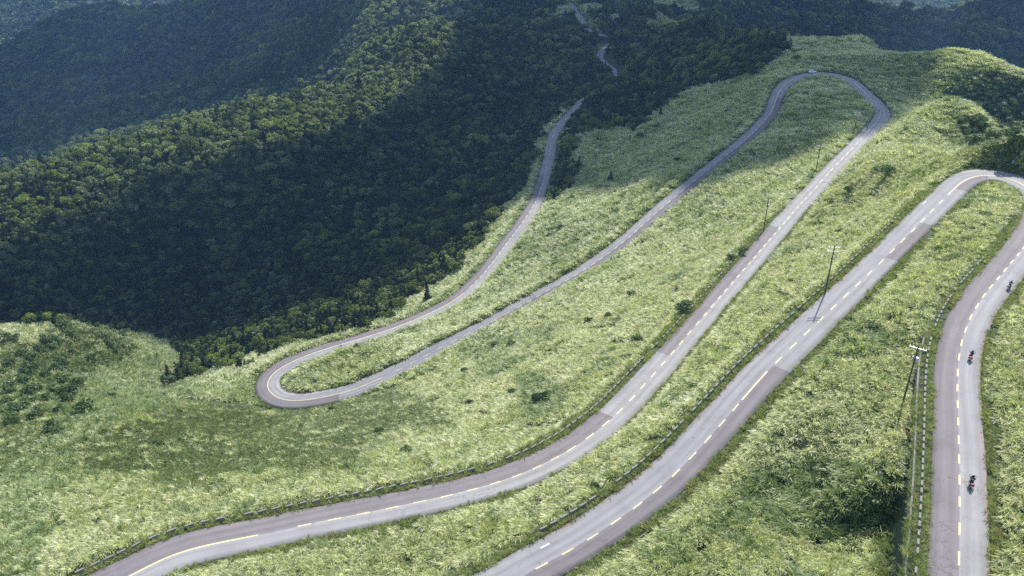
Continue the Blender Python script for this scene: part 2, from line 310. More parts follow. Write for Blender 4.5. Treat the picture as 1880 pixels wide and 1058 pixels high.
# ---------------------------------------------------------------- road surface
def seg(a, b, lo=0., hi=1e9, lo2=None): return s_at(*a, lo, hi), s_at(*b, lo2 if lo2 is not None else lo, hi)
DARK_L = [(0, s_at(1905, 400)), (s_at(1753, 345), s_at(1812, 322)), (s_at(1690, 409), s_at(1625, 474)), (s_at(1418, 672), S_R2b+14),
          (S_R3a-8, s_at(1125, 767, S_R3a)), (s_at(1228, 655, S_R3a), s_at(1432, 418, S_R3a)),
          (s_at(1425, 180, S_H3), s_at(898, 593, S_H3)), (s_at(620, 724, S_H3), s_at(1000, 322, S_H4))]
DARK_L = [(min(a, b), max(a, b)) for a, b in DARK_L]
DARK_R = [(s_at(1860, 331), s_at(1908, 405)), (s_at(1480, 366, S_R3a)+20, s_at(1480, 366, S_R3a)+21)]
NC = 9
def road_mesh():
    cols = np.array([-1, -1, -.66, -.33, 0, .33, .66, 1, 1])           # share of the half width; outer two are the skirts
    n = len(RD); V = np.zeros((n, NC, 3)); U = np.zeros((n, NC, 2))
    rag = fbm(RS, RS*0+3, 4.0, 5)*0.16; rag2 = fbm(RS, RS*0+9, 4.0, 6)*0.16
    for c in range(NC):
        k = cols[c]; off = np.where(k > 0, k*(WL+rag*(c > 6)), k*(WR+rag2*(c < 2)))
        V[:, c, :2] = RD[:, :2]+NL*off[:, None]; V[:, c, 2] = RD[:, 2]-(0.5 if c in (0, NC-1) else 0)+0.05*(1-abs(k))
        U[:, c, 0] = off; U[:, c, 1] = RS
    a = (np.arange(n-1)[:, None]*NC+np.arange(NC-1)[None, :]).ravel()
    f = np.c_[a, a+1, a+NC+1, a+NC][:, ::-1]
    me = mesh_np('road', V.reshape(-1, 3), f, [M_ROAD], False, U.reshape(-1, 2))
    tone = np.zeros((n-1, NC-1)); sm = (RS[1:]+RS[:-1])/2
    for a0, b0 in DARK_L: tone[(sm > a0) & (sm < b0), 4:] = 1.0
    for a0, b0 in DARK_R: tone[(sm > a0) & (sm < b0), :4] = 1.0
    at = me.attributes.new('tone', 'FLOAT', 'FACE'); at.data.foreach_set('value', tone.ravel().astype(np.float32))
    return me
M_ROAD = mat('worn_asphalt', (0.2, 0.2, 0.2), 0.78, 0, 0.35)
def _road_mat():
    m = M_ROAD; b = m.node_tree.nodes['Principled BSDF']
    at = N(m, 'ShaderNodeAttribute'); at.attribute_name = 'tone'; tc = N(m, 'ShaderNodeTexCoord'); uv = N(m, 'ShaderNodeUVMap'); uv.uv_map = 'UVMap'
    mp = N(m, 'ShaderNodeMapping'); mp.inputs['Scale'].default_value = (1.1, 0.05, 1); L(m, uv.outputs[0], mp.inputs[0])
    streak = noise(m, mp.outputs[0], 1.0, 4, .6)
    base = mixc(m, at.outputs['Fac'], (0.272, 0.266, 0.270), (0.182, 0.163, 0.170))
    c = mixc(m, 1.0, base, ramp(m, streak, [(0.3, (0.86, .86, .87)), (0.7, (1.1, 1.1, 1.1))]), 'MULTIPLY')
    blot = noise(m, tc.outputs['Object'], 0.22, 5, .65)
    c = mixc(m, 1.0, c, ramp(m, blot, [(0.3, (0.86, .85, .86)), (0.5, (1, 1, 1)), (0.72, (1.07, 1.07, 1.07))]), 'MULTIPLY')
    sx = N(m, 'ShaderNodeSeparateXYZ'); L(m, uv.outputs[0], sx.inputs[0])
    ab = N(m, 'ShaderNodeMath'); ab.operation = 'ABSOLUTE'; L(m, sx.outputs[0], ab.inputs[0])
    pp = N(m, 'ShaderNodeMath'); pp.operation = 'PINGPONG'; pp.inputs[1].default_value = .8; a8 = N(m, 'ShaderNodeMath'); a8.operation = 'SUBTRACT'; a8.inputs[1].default_value = .05; L(m, ab.outputs[0], a8.inputs[0]); L(m, a8.outputs[0], pp.inputs[0])
    mp2 = N(m, 'ShaderNodeMapping'); mp2.inputs['Scale'].default_value = (.3, .035, 1); L(m, uv.outputs[0], mp2.inputs[0])
    tr_ = mixc(m, noise(m, mp2.outputs[0], 1.0, 3, .6), (1, 1, 1), ramp(m, pp.outputs[0], [(0.3, (1.06,)*3), (0.7, (.80, .79, .80))]))
    c = mixc(m, 1.0, c, tr_, 'MULTIPLY')
    edge = ramp(m, ab.outputs[0], [(0.0, (1, 1, 1)), (1.0, (1, 1, 1))])
    fine = noise(m, tc.outputs['Object'], 9.0, 2, .7)
    c = mixc(m, 1.0, c, ramp(m, fine, [(0.25, (0.88,)*3), (0.75, (1.1,)*3)]), 'MULTIPLY')
    # cracks
    vo = N(m, 'ShaderNodeTexVoronoi'); vo.feature = 'DISTANCE_TO_EDGE'; vo.inputs['Scale'].default_value = 0.11
    wob = N(m, 'ShaderNodeVectorMath'); wob.operation = 'ADD'; nz = N(m, 'ShaderNodeTexNoise'); nz.inputs['Scale'].default_value = .5; nz.inputs['Detail'].default_value = 4
    L(m, tc.outputs['Object'], nz.inputs['Vector'])
    sc = N(m, 'ShaderNodeVectorMath'); sc.operation = 'SCALE'; sc.inputs['Scale'].default_value = 5; L(m, nz.outputs['Color'], sc.inputs[0])
    L(m, tc.outputs['Object'], wob.inputs[0]); L(m, sc.outputs[0], wob.inputs[1]); L(m, wob.outputs[0], vo.inputs['Vector'])
    crack = ramp(m, vo.outputs['Distance'], [(0.0, (1, 1, 1)), (0.012, (0, 0, 0))])
    gate = ramp(m, noise(m, tc.outputs['Object'], 0.06, 2, .5), [(0.5, (0, 0, 0)), (0.6, (.55, .55, .55))])
    cg = mixc(m, 1.0, crack, gate, 'MULTIPLY')
    c = mixc(m, cg, c, (0.06, 0.055, 0.055))
    L(m, c, b.inputs['Base Color'])
    bp = N(m, 'ShaderNodeBump'); bp.inputs['Strength'].default_value = 0.25; bp.inputs['Distance'].default_value = .02; L(m, fine, bp.inputs['Height']); L(m, bp.outputs[0], b.inputs['Normal'])
_road_mat()
road = link('road', road_mesh()); tag(road, kind='structure')

# painted lines (thin sheets lying on the asphalt)
M_YEL = noisy('worn_yellow_paint', (0.45, 0.39, 0.22), (0.80, 0.70, 0.36), 2.2, 0.7)
M_RED = noisy('faded_red_paint', (0.36, 0.16, 0.14), (0.30, 0.22, 0.21), 0.8, 0.8)
M_WHT = noisy('worn_white_paint', (0.62, 0.58, 0.56), (0.75, 0.72, 0.68), 2.5, 0.8)
def crown_z(off, s):
    wl = np.interp(s, RS, WL); wr = np.interp(s, RS, WR)
    return 0.05*(1-np.abs(off)/np.where(off > 0, wl, wr))
def strip(rows, s0, s1, off0, off1, dz=0.006, step=1.2, wob=0.0):
    n = max(2, int(abs(s1-s0)/step)+1); s = np.linspace(s0, s1, n); q = []
    for t in s:
        for o in (off0, off1):
            o2 = o+(wob*math.sin(t*.7)+wob*.6*math.sin(t*1.9) if wob else 0)
            p, _ = road_pt(t, o2, 0); q.append((p[0], p[1], p[2]+float(crown_z(np.array(o2), t))+dz))
    rows.append(np.array(q))
def build_strips(name, rows, m):
    V = []; Fa = []; b = 0
    for q in rows:
        n = len(q)//2; V.append(q); a = b+np.arange(n-1)*2; Fa.append(np.c_[a, a+1, a+3, a+2][:, ::-1]); b += len(q)
    return link(name, mesh_np(name, np.vstack(V), np.vstack(Fa), [m]))
dash = []
LW = 0.12
def dashes(a, b, n, lo=0., ends=True, duty=.46):
    s0, s1 = s_at(*a, lo), s_at(*b, lo); p = (s1-s0)/n
    for k in range(n+(1 if ends else 0)):
        c = s0+p*k; strip(dash, c-p*duty/2, c+p*duty/2, -LW, LW, wob=0.015)
def solid(a, b, lo=0.): s0, s1 = s_at(*a, lo), s_at(*b, lo); strip(dash, s0, s1, -LW*1.1, LW*1.1)
dashes((1760.8,1026.5),(1761.8,926.7),2,0,False); dashes((1761.8,926.7),(1757.7,685),7,0,False); dashes((1757.7,685),(1804.6,545),6,0,False); dashes((1804.6,545),(1878.7,455.6),6)
for k in range(1, 9): c = s_at(1760.8, 1026.5)-4.9*k; strip(dash, c-1.1, c+1.1, -LW, LW)
solid((1893,435),(1741.5,357.2))
dashes((1729,370),(1597.5,500.8),7,0,False); dashes((1597.5,500.8),(1400.8,690),8,0,True); solid((1400,691),(1363,735))
dashes((1348.8,750.7),(1205,902),5,0,False); dashes((1205,902),(989.3,1043.4),5,0,True)
strip(dash, s_at(989, 1043)+8, S_R3a-4, -LW, LW)
L3 = S_R3a-6
solid((233.4,1058),(472,983.5),L3); dashes((510,975.5),(510,975.5),1,L3,False); dashes((560,964),(619,952.7),1,L3,False)
dashes((619,952.7),(863.4,901.3),5,L3,False); dashes((863.4,901.3),(1053.5,822.5),5,L3,False); dashes((1053.5,822.5),(1180.4,709.5),5,L3,False); dashes((1180.4,709.5),(1321.4,545.4),9,L3,False)
dashes((1321.4,545.4),(1404.8,449.5),8,L3,False); dashes((1404.8,449.5),(1487.3,356),10,L3,False); dashes((1487.3,356),(1588.6,246.8),11,L3,False); dashes((1588.6,246.8),(1599,181.8),15,L3,False); dashes((1599,181.8),(1583,166),3,L3)
strip(dash, s_at(619, 952, L3)-3, s_at(1060, 818, L3), -0.035, 0.035)
L4 = S_H3-30
solid((1580,163),(1413,212),L3); dashes((1405.5,220.9),(1335.2,283.8),10,L4,False); dashes((1335.2,283.8),(1265,340),6,L4,False); dashes((1265,340),(1179.6,413.7),7,L4,False); dashes((1179.6,413.7),(1071.7,496.4),8,L4,False)
dashes((1071.7,496.4),(951.7,563.8),7,L4,False); dashes((951.7,563.8),(707,691.8),10,L4,False)
L5 = S_H4-60
solid((700,695),(852,538),S_H3); dashes((864.6,526.6),(911.5,473),6,L5,False); dashes((911.5,473),(954.4,416),7,L5,False); dashes((954.4,416),(995.3,338.5),9,L5,False); dashes((995.3,338.5),(1023.8,235),19,L5,False); dashes((1023.8,235),(1068,187),12,L5)
cl = build_strips('centre_line', dash, M_YEL); cl.parent = road; tag(cl, kind='stuff')
red = []
s0, s1 = s_at(1744, 353), s_at(985, 1045)
for k in range(int((s1-s0)/7)):
    a = s0+k*7+random.uniform(-1, 1); 
    if random.random() < .8: o = -float(np.interp(a, RS, WR)); strip(red, a, a+random.uniform(4, 7.5), o+.22, o+.34)
s0, s1 = s_at(1760, 1055)-20, s_at(1890, 440)
for k in range(int((s1-s0)/6)):
    a = s0+k*6
    if random.random() < .85: o = -float(np.interp(a, RS, WR)); strip(red, a, a+random.uniform(3.5, 6.5), o+.10, o+.24)
rl = build_strips('edge_line', red, M_RED); rl.parent = road
marks = []
for px, py, lo, hi, w_, l_, sl_ in ((1003,1003,0,0,.28,1.6,0),(1707,364,0,0,.25,1.3,0),(1703,368,0,0,.2,.5,0),(1699,365,0,0,.15,.5,0)):
    h = hit(px, py); s = s_at(px, py, 0, S_R2b+5); p, n = road_pt(s); o = (h[0]-p[0])*n[0]+(h[1]-p[1])*n[1]
    strip(marks, s-l_/2, s+l_/2, o-w_/2, o+w_/2, .008, .4)
mk = build_strips('paint_mark', marks, M_WHT); mk.parent = road

# ---------------------------------------------------------------- plants: meshes
def grass_mesh(name, n, h, spread, bw, seed, m, droop=1.0, lean=(0.0, 0.0), segs=3, plume=0.0, pm=None):
    """tussock of arching blades"""
    g = np.random.default_rng(seed); V = []; Fa = []; mi = []; b = 0
    for i in range(n):
        az = g.uniform(0, 2*math.pi); r0 = spread*.35*math.sqrt(g.uniform()); base = np.array([r0*math.cos(az), r0*math.sin(az), -.25])
        d = np.array([math.cos(az+g.normal(0, .5)), math.sin(az+g.normal(0, .5))]); L_ = h*g.uniform(.75, 1.25); out = spread*g.uniform(.5, 1.2)*droop
        side = np.array([-d[1], d[0]]); wv = bw*g.uniform(.7, 1.3); tw = g.uniform(-.6, .6)
        pts = []
        for k in range(segs+1):
            t = k/segs; hz = L_*(1.85*t-1.12*min(droop, 1.1)*t*t); rr = out*t**1.35
            c = base+np.array([d[0]*rr+lean[0]*t*t*h, d[1]*rr+lean[1]*t*t*h, hz+.25*t]); ww = wv*(1-.62*t)
            sd = np.array([side[0], side[1], tw*.6]); pts += [c-sd*ww/2, c+sd*ww/2]
        V += pts
        for k in range(segs): a = b+2*k; Fa.append((a, a+1, a+3, a+2)); mi.append(0)
        b += 2*(segs+1)
    for i in range(int(plume)):
        az = g.uniform(0, 2*math.pi); r0 = spread*.5*math.sqrt(g.uniform()); c0 = np.array([r0*math.cos(az), r0*math.sin(az), h*.8]); top = c0+np.array([lean[0]*h*.8+g.normal(0, .1), lean[1]*h*.8+g.normal(0, .1), h*.35])
        s_ = np.array([.06, .02, 0.]); V += [c0-s_*.3, c0+s_*.3, top+s_, top-s_]; Fa.append((b, b+1, b+2, b+3)); mi.append(1); b += 4
    return mesh_np(name, np.array(V), np.array(Fa), [m] if pm is None else [m, pm], False, None, mi)
def crown_mesh(name, rx, rz_, zc, lumps, n, size, seed, m, cone=False, flat=.5):
    """crown of leaf clumps: small faces spread over several lobes, with gaps"""
    g = np.random.default_rng(seed); C_ = []
    for i in range(lumps):
        if cone:
            t = (i+.5)/lumps; a = i*2.4+g.normal(0, .3); rr = rx*(1-t)*.62; C_.append((rr*math.cos(a), rr*math.sin(a), zc-rz_+2*rz_*t, rx*(.62-.40*t)*g.uniform(.85, 1.15)))
        else:
            a = i*2.399+g.normal(0, .3); ph = g.uniform(-.35, 1.0); rr = rx*.62*math.sqrt(max(0.05, 1-ph*ph))*g.uniform(.8, 1.1)
            C_.append((rr*math.cos(a), rr*math.sin(a), zc+rz_*.6*ph, rx*g.uniform(.34, .55)))
    C_ = np.array(C_); pr = C_[:, 3]**2; pick = g.choice(len(C_), n, p=pr/pr.sum()); c = C_[pick]
    d = g.normal(size=(n, 3)); d[:, 2] = np.abs(d[:, 2])*1.0-.25*(g.uniform(size=n)); d /= np.linalg.norm(d, axis=1)[:, None]
    rad = c[:, 3]*(1-.35*g.uniform(size=n)**2); pos = c[:, :3]+d*rad[:, None]*np.array([1, 1, .85])
    nrm = d+g.normal(0, flat, (n, 3)); nrm /= np.linalg.norm(nrm, axis=1)[:, None]
    u = np.cross(nrm, g.normal(size=(n, 3))); u /= np.linalg.norm(u, axis=1)[:, None]; v = np.cross(nrm, u)
    s_ = (size*g.uniform(.6, 1.35, n))[:, None]; a = pos-u*s_; b = pos+v*s_*.55; cc = pos+u*s_; dd = pos-v*s_*.55
    V = np.stack([a, b, cc, dd], 1).reshape(-1, 3); Fa = np.arange(4*n).reshape(n, 4)
    return mesh_np(name, V, Fa, [m])
def trunk_mesh(name, h, r, m, limbs=5, seed=1, spread=1.5):
    g = np.random.default_rng(seed); V = []; Fa = []
    def tube(p0, p1, r0, r1, k=6):
        b = len(V); p0 = np.array(p0); p1 = np.array(p1); d = p1-p0; d = d/np.linalg.norm(d); u = np.cross(d, [.3, .9, .1]); u /= np.linalg.norm(u); v = np.cross(d, u)
        for p, rr in ((p0, r0), (p1, r1)):
            for i in range(k): a = 2*math.pi*i/k; V.append(p+(u*math.cos(a)+v*math.sin(a))*rr)
        for i in range(k): j = (i+1) % k; Fa.append((b+i, b+j, b+k+j, b+k+i))
    tube((0, 0, -.8), (0.05, 0, h*.5), r*1.3, r*.8); tube((0.05, 0, h*.5), (-.05, .08, h), r*.8, r*.35)
    for i in range(limbs):
        a = i*2.4; t = .45+.45*i/limbs; z = h*t; s_ = spread*(1.1-t)*1.3
        tube((0, 0, z), (s_*math.cos(a), s_*math.sin(a), z+h*.22), r*.4, r*.12, 5)
    return mesh_np(name, np.array(V), np.array(Fa), [m], True)

M_SILVER = leaf_mat('silvergrass_blades', [(0.43, 0.48, 0.22), (0.67, 0.70, 0.45), (0.84, 0.83, 0.65), (0.49, 0.54, 0.26), (0.78, 0.79, 0.56)], [(0.28, 0.35, 0.11), (0.52, 0.57, 0.24), (0.69, 0.71, 0.39)], 0.035, .45, .48, .6, .5)
M_DEEP = leaf_mat('deep_green_and_shade_grass', [(0.12, 0.19, 0.05), (0.22, 0.31, 0.09), (0.38, 0.46, 0.21), (0.17, 0.25, 0.07)], None, .1, .35, .45, .5, .4)  # darker copy of the silvergrass; some of its patches stand in for shade
M_PLUME = leaf_mat('silvergrass_plume', [(0.45, 0.42, 0.33), (0.36, 0.28, 0.18)], None, .1, .4)
M_LOW = leaf_mat('low_green_cover', [(0.09, 0.13, 0.025), (0.15, 0.20, 0.045), (0.24, 0.29, 0.08)], None, .1, .3, .5)
M_VERGE = leaf_mat('verge_grass', [(0.24, 0.32, 0.09), (0.42, 0.48, 0.17), (0.56, 0.57, 0.28), (0.20, 0.27, 0.09), (0.48, 0.42, 0.24)], None, .1, .35, .5)
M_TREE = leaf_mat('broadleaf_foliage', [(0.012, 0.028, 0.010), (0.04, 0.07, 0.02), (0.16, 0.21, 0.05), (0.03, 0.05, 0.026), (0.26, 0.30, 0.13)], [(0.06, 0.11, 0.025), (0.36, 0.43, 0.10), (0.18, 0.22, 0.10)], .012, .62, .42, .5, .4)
M_SUNLIT = leaf_mat('pale_sunlit_foliage', [(0.10, 0.14, 0.04), (0.20, 0.27, 0.11), (0.31, 0.38, 0.18), (0.15, 0.20, 0.11), (0.28, 0.31, 0.21)], None, .05, .6, .42, .5, .4)  # paler leaves; their colour also stands in for sunlight on the lit forest band
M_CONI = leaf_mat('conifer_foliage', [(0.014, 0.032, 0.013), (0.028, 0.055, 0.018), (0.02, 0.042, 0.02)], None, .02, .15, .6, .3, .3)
M_SHRUB = leaf_mat('shrub_foliage', [(0.06, 0.11, 0.03), (0.11, 0.17, 0.05), (0.18, 0.24, 0.08)], None, .02, .25, .5, .4, .3)
M_BARK = noisy('bark', (0.06, 0.05, 0.04), (0.14, 0.12, 0.10), 3.0)

# prototypes live outside the scene; plants of the ground cover are instances of them
def proto(name, me): return bpy.data.objects.new(name, me)
LEAN = (-.30, -.12)
GR = [proto('silvergrass_clump', grass_mesh('silvergrass_clump', 40, 1.25, .80, .115, 10+i, M_SILVER, 1.0, LEAN, 3, 2 if i % 2 else 0, M_PLUME)) for i in range(4)]
GF = [proto('far_silvergrass_clump', grass_mesh('far_silvergrass_clump', 36, 1.2, 1.1, .20, 30+i, M_SILVER, 1.0, LEAN, 2)) for i in range(3)]
GD = [proto('deep_green_and_shade_grass_clump', grass_mesh('deep_green_and_shade_grass_clump', 44, 1.3, .9, .11, 80+i, M_DEEP, 1.0, LEAN, 3)) for i in range(3)]
LO = [proto('low_plant', grass_mesh('low_plant', 36, .65, .6, .12, 50+i, M_LOW, 1.1, (0, 0), 2)) for i in range(3)]
VG = [proto('verge_tuft', grass_mesh('verge_tuft', 34, .36, .42, .045, 60+i, M_VERGE, .9, (0, 0), 2)) for i in range(3)]
def scatter(name, protos, pos, rot, scl, idx, label, cat):
    me = bpy.data.meshes.new(name); me.vertices.add(len(pos)); me.vertices.foreach_set('co', np.asarray(pos, np.float32).ravel())
    a = me.attributes.new('rot', 'FLOAT_VECTOR', 'POINT'); a.data.foreach_set('vector', np.asarray(rot, np.float32).ravel())
    a = me.attributes.new('scl', 'FLOAT_VECTOR', 'POINT'); a.data.foreach_set('vector', np.asarray(scl, np.float32).ravel())
    a = me.attributes.new('idx', 'INT', 'POINT'); a.data.foreach_set('value', np.asarray(idx, np.int32))
    o = link(name, me); ng = bpy.data.node_groups.new(name, 'GeometryNodeTree')
    ng.interface.new_socket('Geometry', in_out='INPUT', socket_type='NodeSocketGeometry'); ng.interface.new_socket('Geometry', in_out='OUTPUT', socket_type='NodeSocketGeometry')
    n = ng.nodes; gi = n.new('NodeGroupInput'); go = n.new('NodeGroupOutput'); ip = n.new('GeometryNodeInstanceOnPoints'); jn = n.new('GeometryNodeJoinGeometry')
    for p in protos:
        oi = n.new('GeometryNodeObjectInfo'); oi.inputs['Object'].default_value = p; oi.inputs['As Instance'].default_value = True; ng.links.new(oi.outputs['Geometry'], jn.inputs[0])
    def na(nm, t):
        x = n.new('GeometryNodeInputNamedAttribute'); x.data_type = t; x.inputs['Name'].default_value = nm; return x.outputs[0]
    er = n.new('FunctionNodeEulerToRotation'); ng.links.new(na('rot', 'FLOAT_VECTOR'), er.inputs[0])
    ng.links.new(gi.outputs[0], ip.inputs['Points']); ng.links.new(jn.outputs[0], ip.inputs['Instance']); ip.inputs['Pick Instance'].default_value = True
    ng.links.new(na('idx', 'INT'), ip.inputs['Instance Index']); ng.links.new(er.outputs[0], ip.inputs['Rotation']); ng.links.new(na('scl', 'FLOAT_VECTOR'), ip.inputs['Scale'])
    ng.links.new(ip.outputs[0], go.inputs[0]); md = o.modifiers.new('scatter', 'NODES'); md.node_group = ng
    tag(o, label, cat, None, 'stuff'); print(name, len(pos)); return o
def cand(x0, x1, y0, y1, sp, zc0, zc1, mx=150, my=60):
    xs = np.arange(x0, x1, sp); ys = np.arange(y0, y1, sp); X, Y = np.meshgrid(xs, ys); X = X.ravel()+rng.uniform(-.5, .5, X.size)*sp; Y = Y.ravel()+rng.uniform(-.5, .5, Y.size)*sp
    Z = gz_at(X, Y); px, py, zc = project(np.c_[X, Y, Z])
    k = (zc > zc0) & (zc < zc1) & (px > -mx) & (px < 1880+mx) & (py > -my) & (py < 1058+my*1.5)
    return X[k], Y[k], Z[k], px[k], py[k], zc[k]

# ---------------------------------------------------------------- what grows where (zones outlined on the photo, laid on the ground)
FOREST = [(-900,-900),(1010,-900),(1020,-20),(1040,10),(1068,56),(1100,74),(1150,90),(1230,50),(1290,42),(1330,52),(1440,75),(1440,100),(1400,130),(1330,150),(1270,162),(1215,190),(1170,240),(1060,250),(1050,290),(1068,315),(1020,372),(1003,368),
          (1026,300),(1030,262),(1045,232),(1062,210),(1060,200),(1030,208),(1006,235),(985,262),(975,310),(960,350),(930,385),(905,420),(870,455),(845,490),(800,520),(770,545),(735,575),(680,600),(640,612),(600,622),(520,640),(465,660),(440,676),(400,682),(370,692),(345,704),(318,706),(302,698),(332,670),(325,642),(290,625),(240,614),(170,600),(150,592),(0,602),(-900,620)]
KNOLL_TOP = [(1040,0),(1060,-60),(1560,-60),(1500,60),(1440,62),(1300,40),(1200,60),(1110,70),(1080,40)]
LOWZ = [(180,800),(240,770),(330,745),(430,735),(520,742),(610,735),(700,712),(780,722),(840,760),(850,785),(800,800),(735,800),(700,830),(660,870),(560,885),(420,905),(300,905),(220,880),(150,870),(120,840)]
SHRUBZ = [(-200,620),(0,628),(80,632),(110,605),(170,598),(230,625),(245,650),(215,670),(170,680),(180,720),(150,730),(150,770),(100,800),(60,850),(0,880),(-200,900)]
DARKR = [(1770,212),(1800,228),(1850,248),(1880,264),(2050,330),(2050,420),(1900,300),(1840,278),(1780,276),(1758,252),(1750,228)]
DARKR2 = [(1732,172),(1775,146),(1830,134),(1890,152),(2050,200),(2050,300),(1880,246),(1810,208),(1775,192)]
DEEP = [(1365,900),(1375,870),(1400,855),(1430,850),(1480,835),(1560,855),(1620,870),(1690,900),(1685,960),(1640,975),(1580,985),(1500,1000),(1440,990),(1390,960),(1350,950),(1345,915)]
DEEP2 = [(950,700),(1000,690),(1040,720),(1035,770),(990,780),(960,750)]
DEEP3 = [(860,600),(930,610),(960,660),(900,690),(850,650)]
DEEP4 = [(1450,640),(1540,600),(1600,590),(1640,640),(1560,670),(1500,690)]
DEEP5 = [(960,420),(1060,390),(1090,440),(1050,480),(980,500),(940,470)]
LEFTS = [(-200,640),(330,640),(400,690),(330,740),(180,800),(120,900),(90,1000),(60,1100),(-200,1100)]
HILLR = [(1735,150),(1790,125),(1900,150),(2000,200),(1900,250),(1800,210),(1740,190),(1710,170)]
HILLS = [(1745,215),(1800,222),(1900,262),(1900,300),(1780,282),(1735,262)]
MIDR = [(960,330),(1260,330),(1330,390),(1180,420),(1000,540),(900,560)]
GULLY = [(120,640),(230,640),(330,690),(300,740),(200,790),(120,840),(40,900),(0,880),(0,840),(100,800),(150,720)]
def deepness(px, py, X, Y):  # darker grass share; doubles as painted shade in hollow, gully and hill flanks
    q = np.zeros(px.shape)
    for P_, a_ in ((DEEP, .75), (DEEP2, .7), (DEEP3, .45), (DEEP4, .4), (DEEP5, .55), (GULLY, .45), (LEFTS, .42), (MIDR, .22), (HILLR, .6), (HILLS, .55)): q = np.maximum(q, inpoly(px+18*fbm(X, Y, 9, 91), py+14*fbm(X, Y, 9, 92), P_)*a_)
    return np.maximum(q, np.where(fbm(X, Y, 14, 93) > .38, .45, .05))
def zone(px, py, X, Y):
    z = np.zeros(px.shape, int)                     # 0 silvergrass, 1 forest, 2 low cover, 3 shrubs, 4 hills far off (forest)
    g1 = np.random.default_rng(5).normal(0, 1, (2, len(px)))
    z[inpoly(px+24*fbm(X, Y, 16, 95)+15*g1[0], py+16*fbm(X, Y, 13, 96)+7*g1[1], LOWZ) & (fbm(X, Y, 5, 97) < .72)] = 2
    z[(inpoly(px+30*fbm(X, Y, 20, 98), py+25*fbm(X, Y, 20, 99), SHRUBZ)) & (Y < 420)] = 3
    z[(inpoly(px, py, DARKR) | inpoly(px, py, DARKR2)) & (Y > 215)] = 3
    z[inpoly(px+np.where(Y < 700, 16, 0)*fbm(X, Y, 11, 101), py+np.where(Y < 700, 13, 0)*fbm(X, Y, 11, 102), FOREST)] = 1
    z[(px > 1440) & (Y > 640)] = 1
    z[(px <= 1440) & (px > 1010) & (py < 60) & (Y > 800)] = 5          # mixed grass and trees on the far ridge
    return z

# silvergrass
pd = []; rd = []; sd_ = []; xd = []
pos = []; rot = []; scl = []; idx = []
pf = []; rf = []; sf = []; xf = []; pl = []; rl_ = []; sl2 = []; xl = []
for (x0, x1, y0, y1, sp, a, b, base) in ((-90, 115, 60, 170, .52, 20, 150, 1.0), (-170, 170, 90, 330, .66, 150, 290, 1.08), (-300, 300, 240, 640, 1.1, 290, 520, 1.35), (-200, 500, 380, 1500, 2.3, 520, 1500, 2.1)):
    X, Y, Z, px, py, zc = cand(x0, x1, y0, y1, sp, a, b)
    zz = zone(px, py, X, Y); d, rz, s, side = road_dist(X, Y)
    clear = 1.8+1.2*fbm(X, Y, 5, 41)
    clear = np.where((side > 0) & (s < s_at(1877, 395)), 2.9, clear)               # behind the guard blocks
    clear = np.where((side > 0) & (s > S_W0) & (s < S_W1), np.where(s < s_at(1755, 890), 4.3, 3.2)+.7*fbm(X, Y, 9, 43), clear)
    clear = np.where((side < 0) & (s > s_at(1720, 345)) & (s < S_R2b+20), 2.6, clear)
    clear = np.where((side > 0) & (s > s_at(1700, 430)) & (s < S_R2b+20), 2.9, clear)
    clear = np.where((side > 0) & (s > S_R3a-20) & (s < s_at(1420, 425, S_R3a)), 2.5, clear)
    far_ = zc > 290
    clear = np.where(far_, 1.5, clear)
    gap = (fbm(X, Y, 7, 44) > -.62) & (fbm(X, Y, 2.4, 49, 2) > -.36)
    kg = ((zz == 0) | ((zz == 2) & ((fbm(X, Y, 9, 45) > .5) | (rng.uniform(size=len(X)) < .07))) | ((zz == 3) & (rng.uniform(size=len(X)) < np.where(X < 0, .12, .35))) | (zz == 5)) & (d > clear) & gap
    if zc.size and b > 520: kg &= (Y < 700) | (zz == 5)
    hgt = base*(1+.25*fbm(X, Y, 12, 47)+.5*fbm(X, Y, 3.0, 48, 2))*rng.uniform(.55, 1.4, len(X)); hgt = np.where(d < clear+.8, hgt*.8, hgt)
    if True:
        dp = kg & (rng.uniform(size=len(X)) < deepness(px, py, X, Y)); kg = kg & ~dp; n = dp.sum()
        pd.append(np.c_[X, Y, Z][dp]); rd.append(np.c_[rng.normal(0, .12, n), rng.normal(0, .12, n), rng.uniform(0, 6.28, n)]); q = base*rng.uniform(.8, 1.2, n); sd_.append(np.c_[q, q, hgt[dp]*1.05]); xd.append(rng.integers(0, 3, n))
    n = kg.sum(); r = np.c_[rng.normal(0, .10, n), rng.normal(0, .10, n), rng.uniform(0, 6.283, n)*.35+rng.choice([0, 2.1, 4.2], n)*0]
    tgt = (pos, rot, scl, idx) if b <= 290 else (pf, rf, sf, xf)
    tgt[0].append(np.c_[X, Y, Z][kg]); tgt[1].append(r); h_ = hgt[kg]; wd = base*rng.uniform(.85, 1.2, n); tgt[2].append(np.c_[wd, wd, h_/(1.0 if base < 1.4 else 1.25)]); tgt[3].append(rng.integers(0, 4 if b <= 290 else 3, n))
    kl = ((zz == 2) | ((zz == 3) & (rng.uniform(size=len(X)) < .95)) | ((side > 0) & (s > S_W0) & (s < S_W1) & (d < 5.0) & (d > 3.3))) & (d > 1.6) & ~kg; n = kl.sum()
    pl.append(np.c_[X, Y, Z][kl]); rl_.append(np.c_[np.zeros((n, 2)), rng.uniform(0, 6.28, n)]); q = base*rng.uniform(.9, 1.5, n); sl2.append(np.c_[q, q, q]); xl.append(rng.integers(0, 3, n))
cat_ = np.concatenate
scatter('silvergrass', GR, cat_(pos), cat_(rot), cat_(scl), cat_(idx), 'pale green silvergrass covering the slopes between the road loops', 'grass')
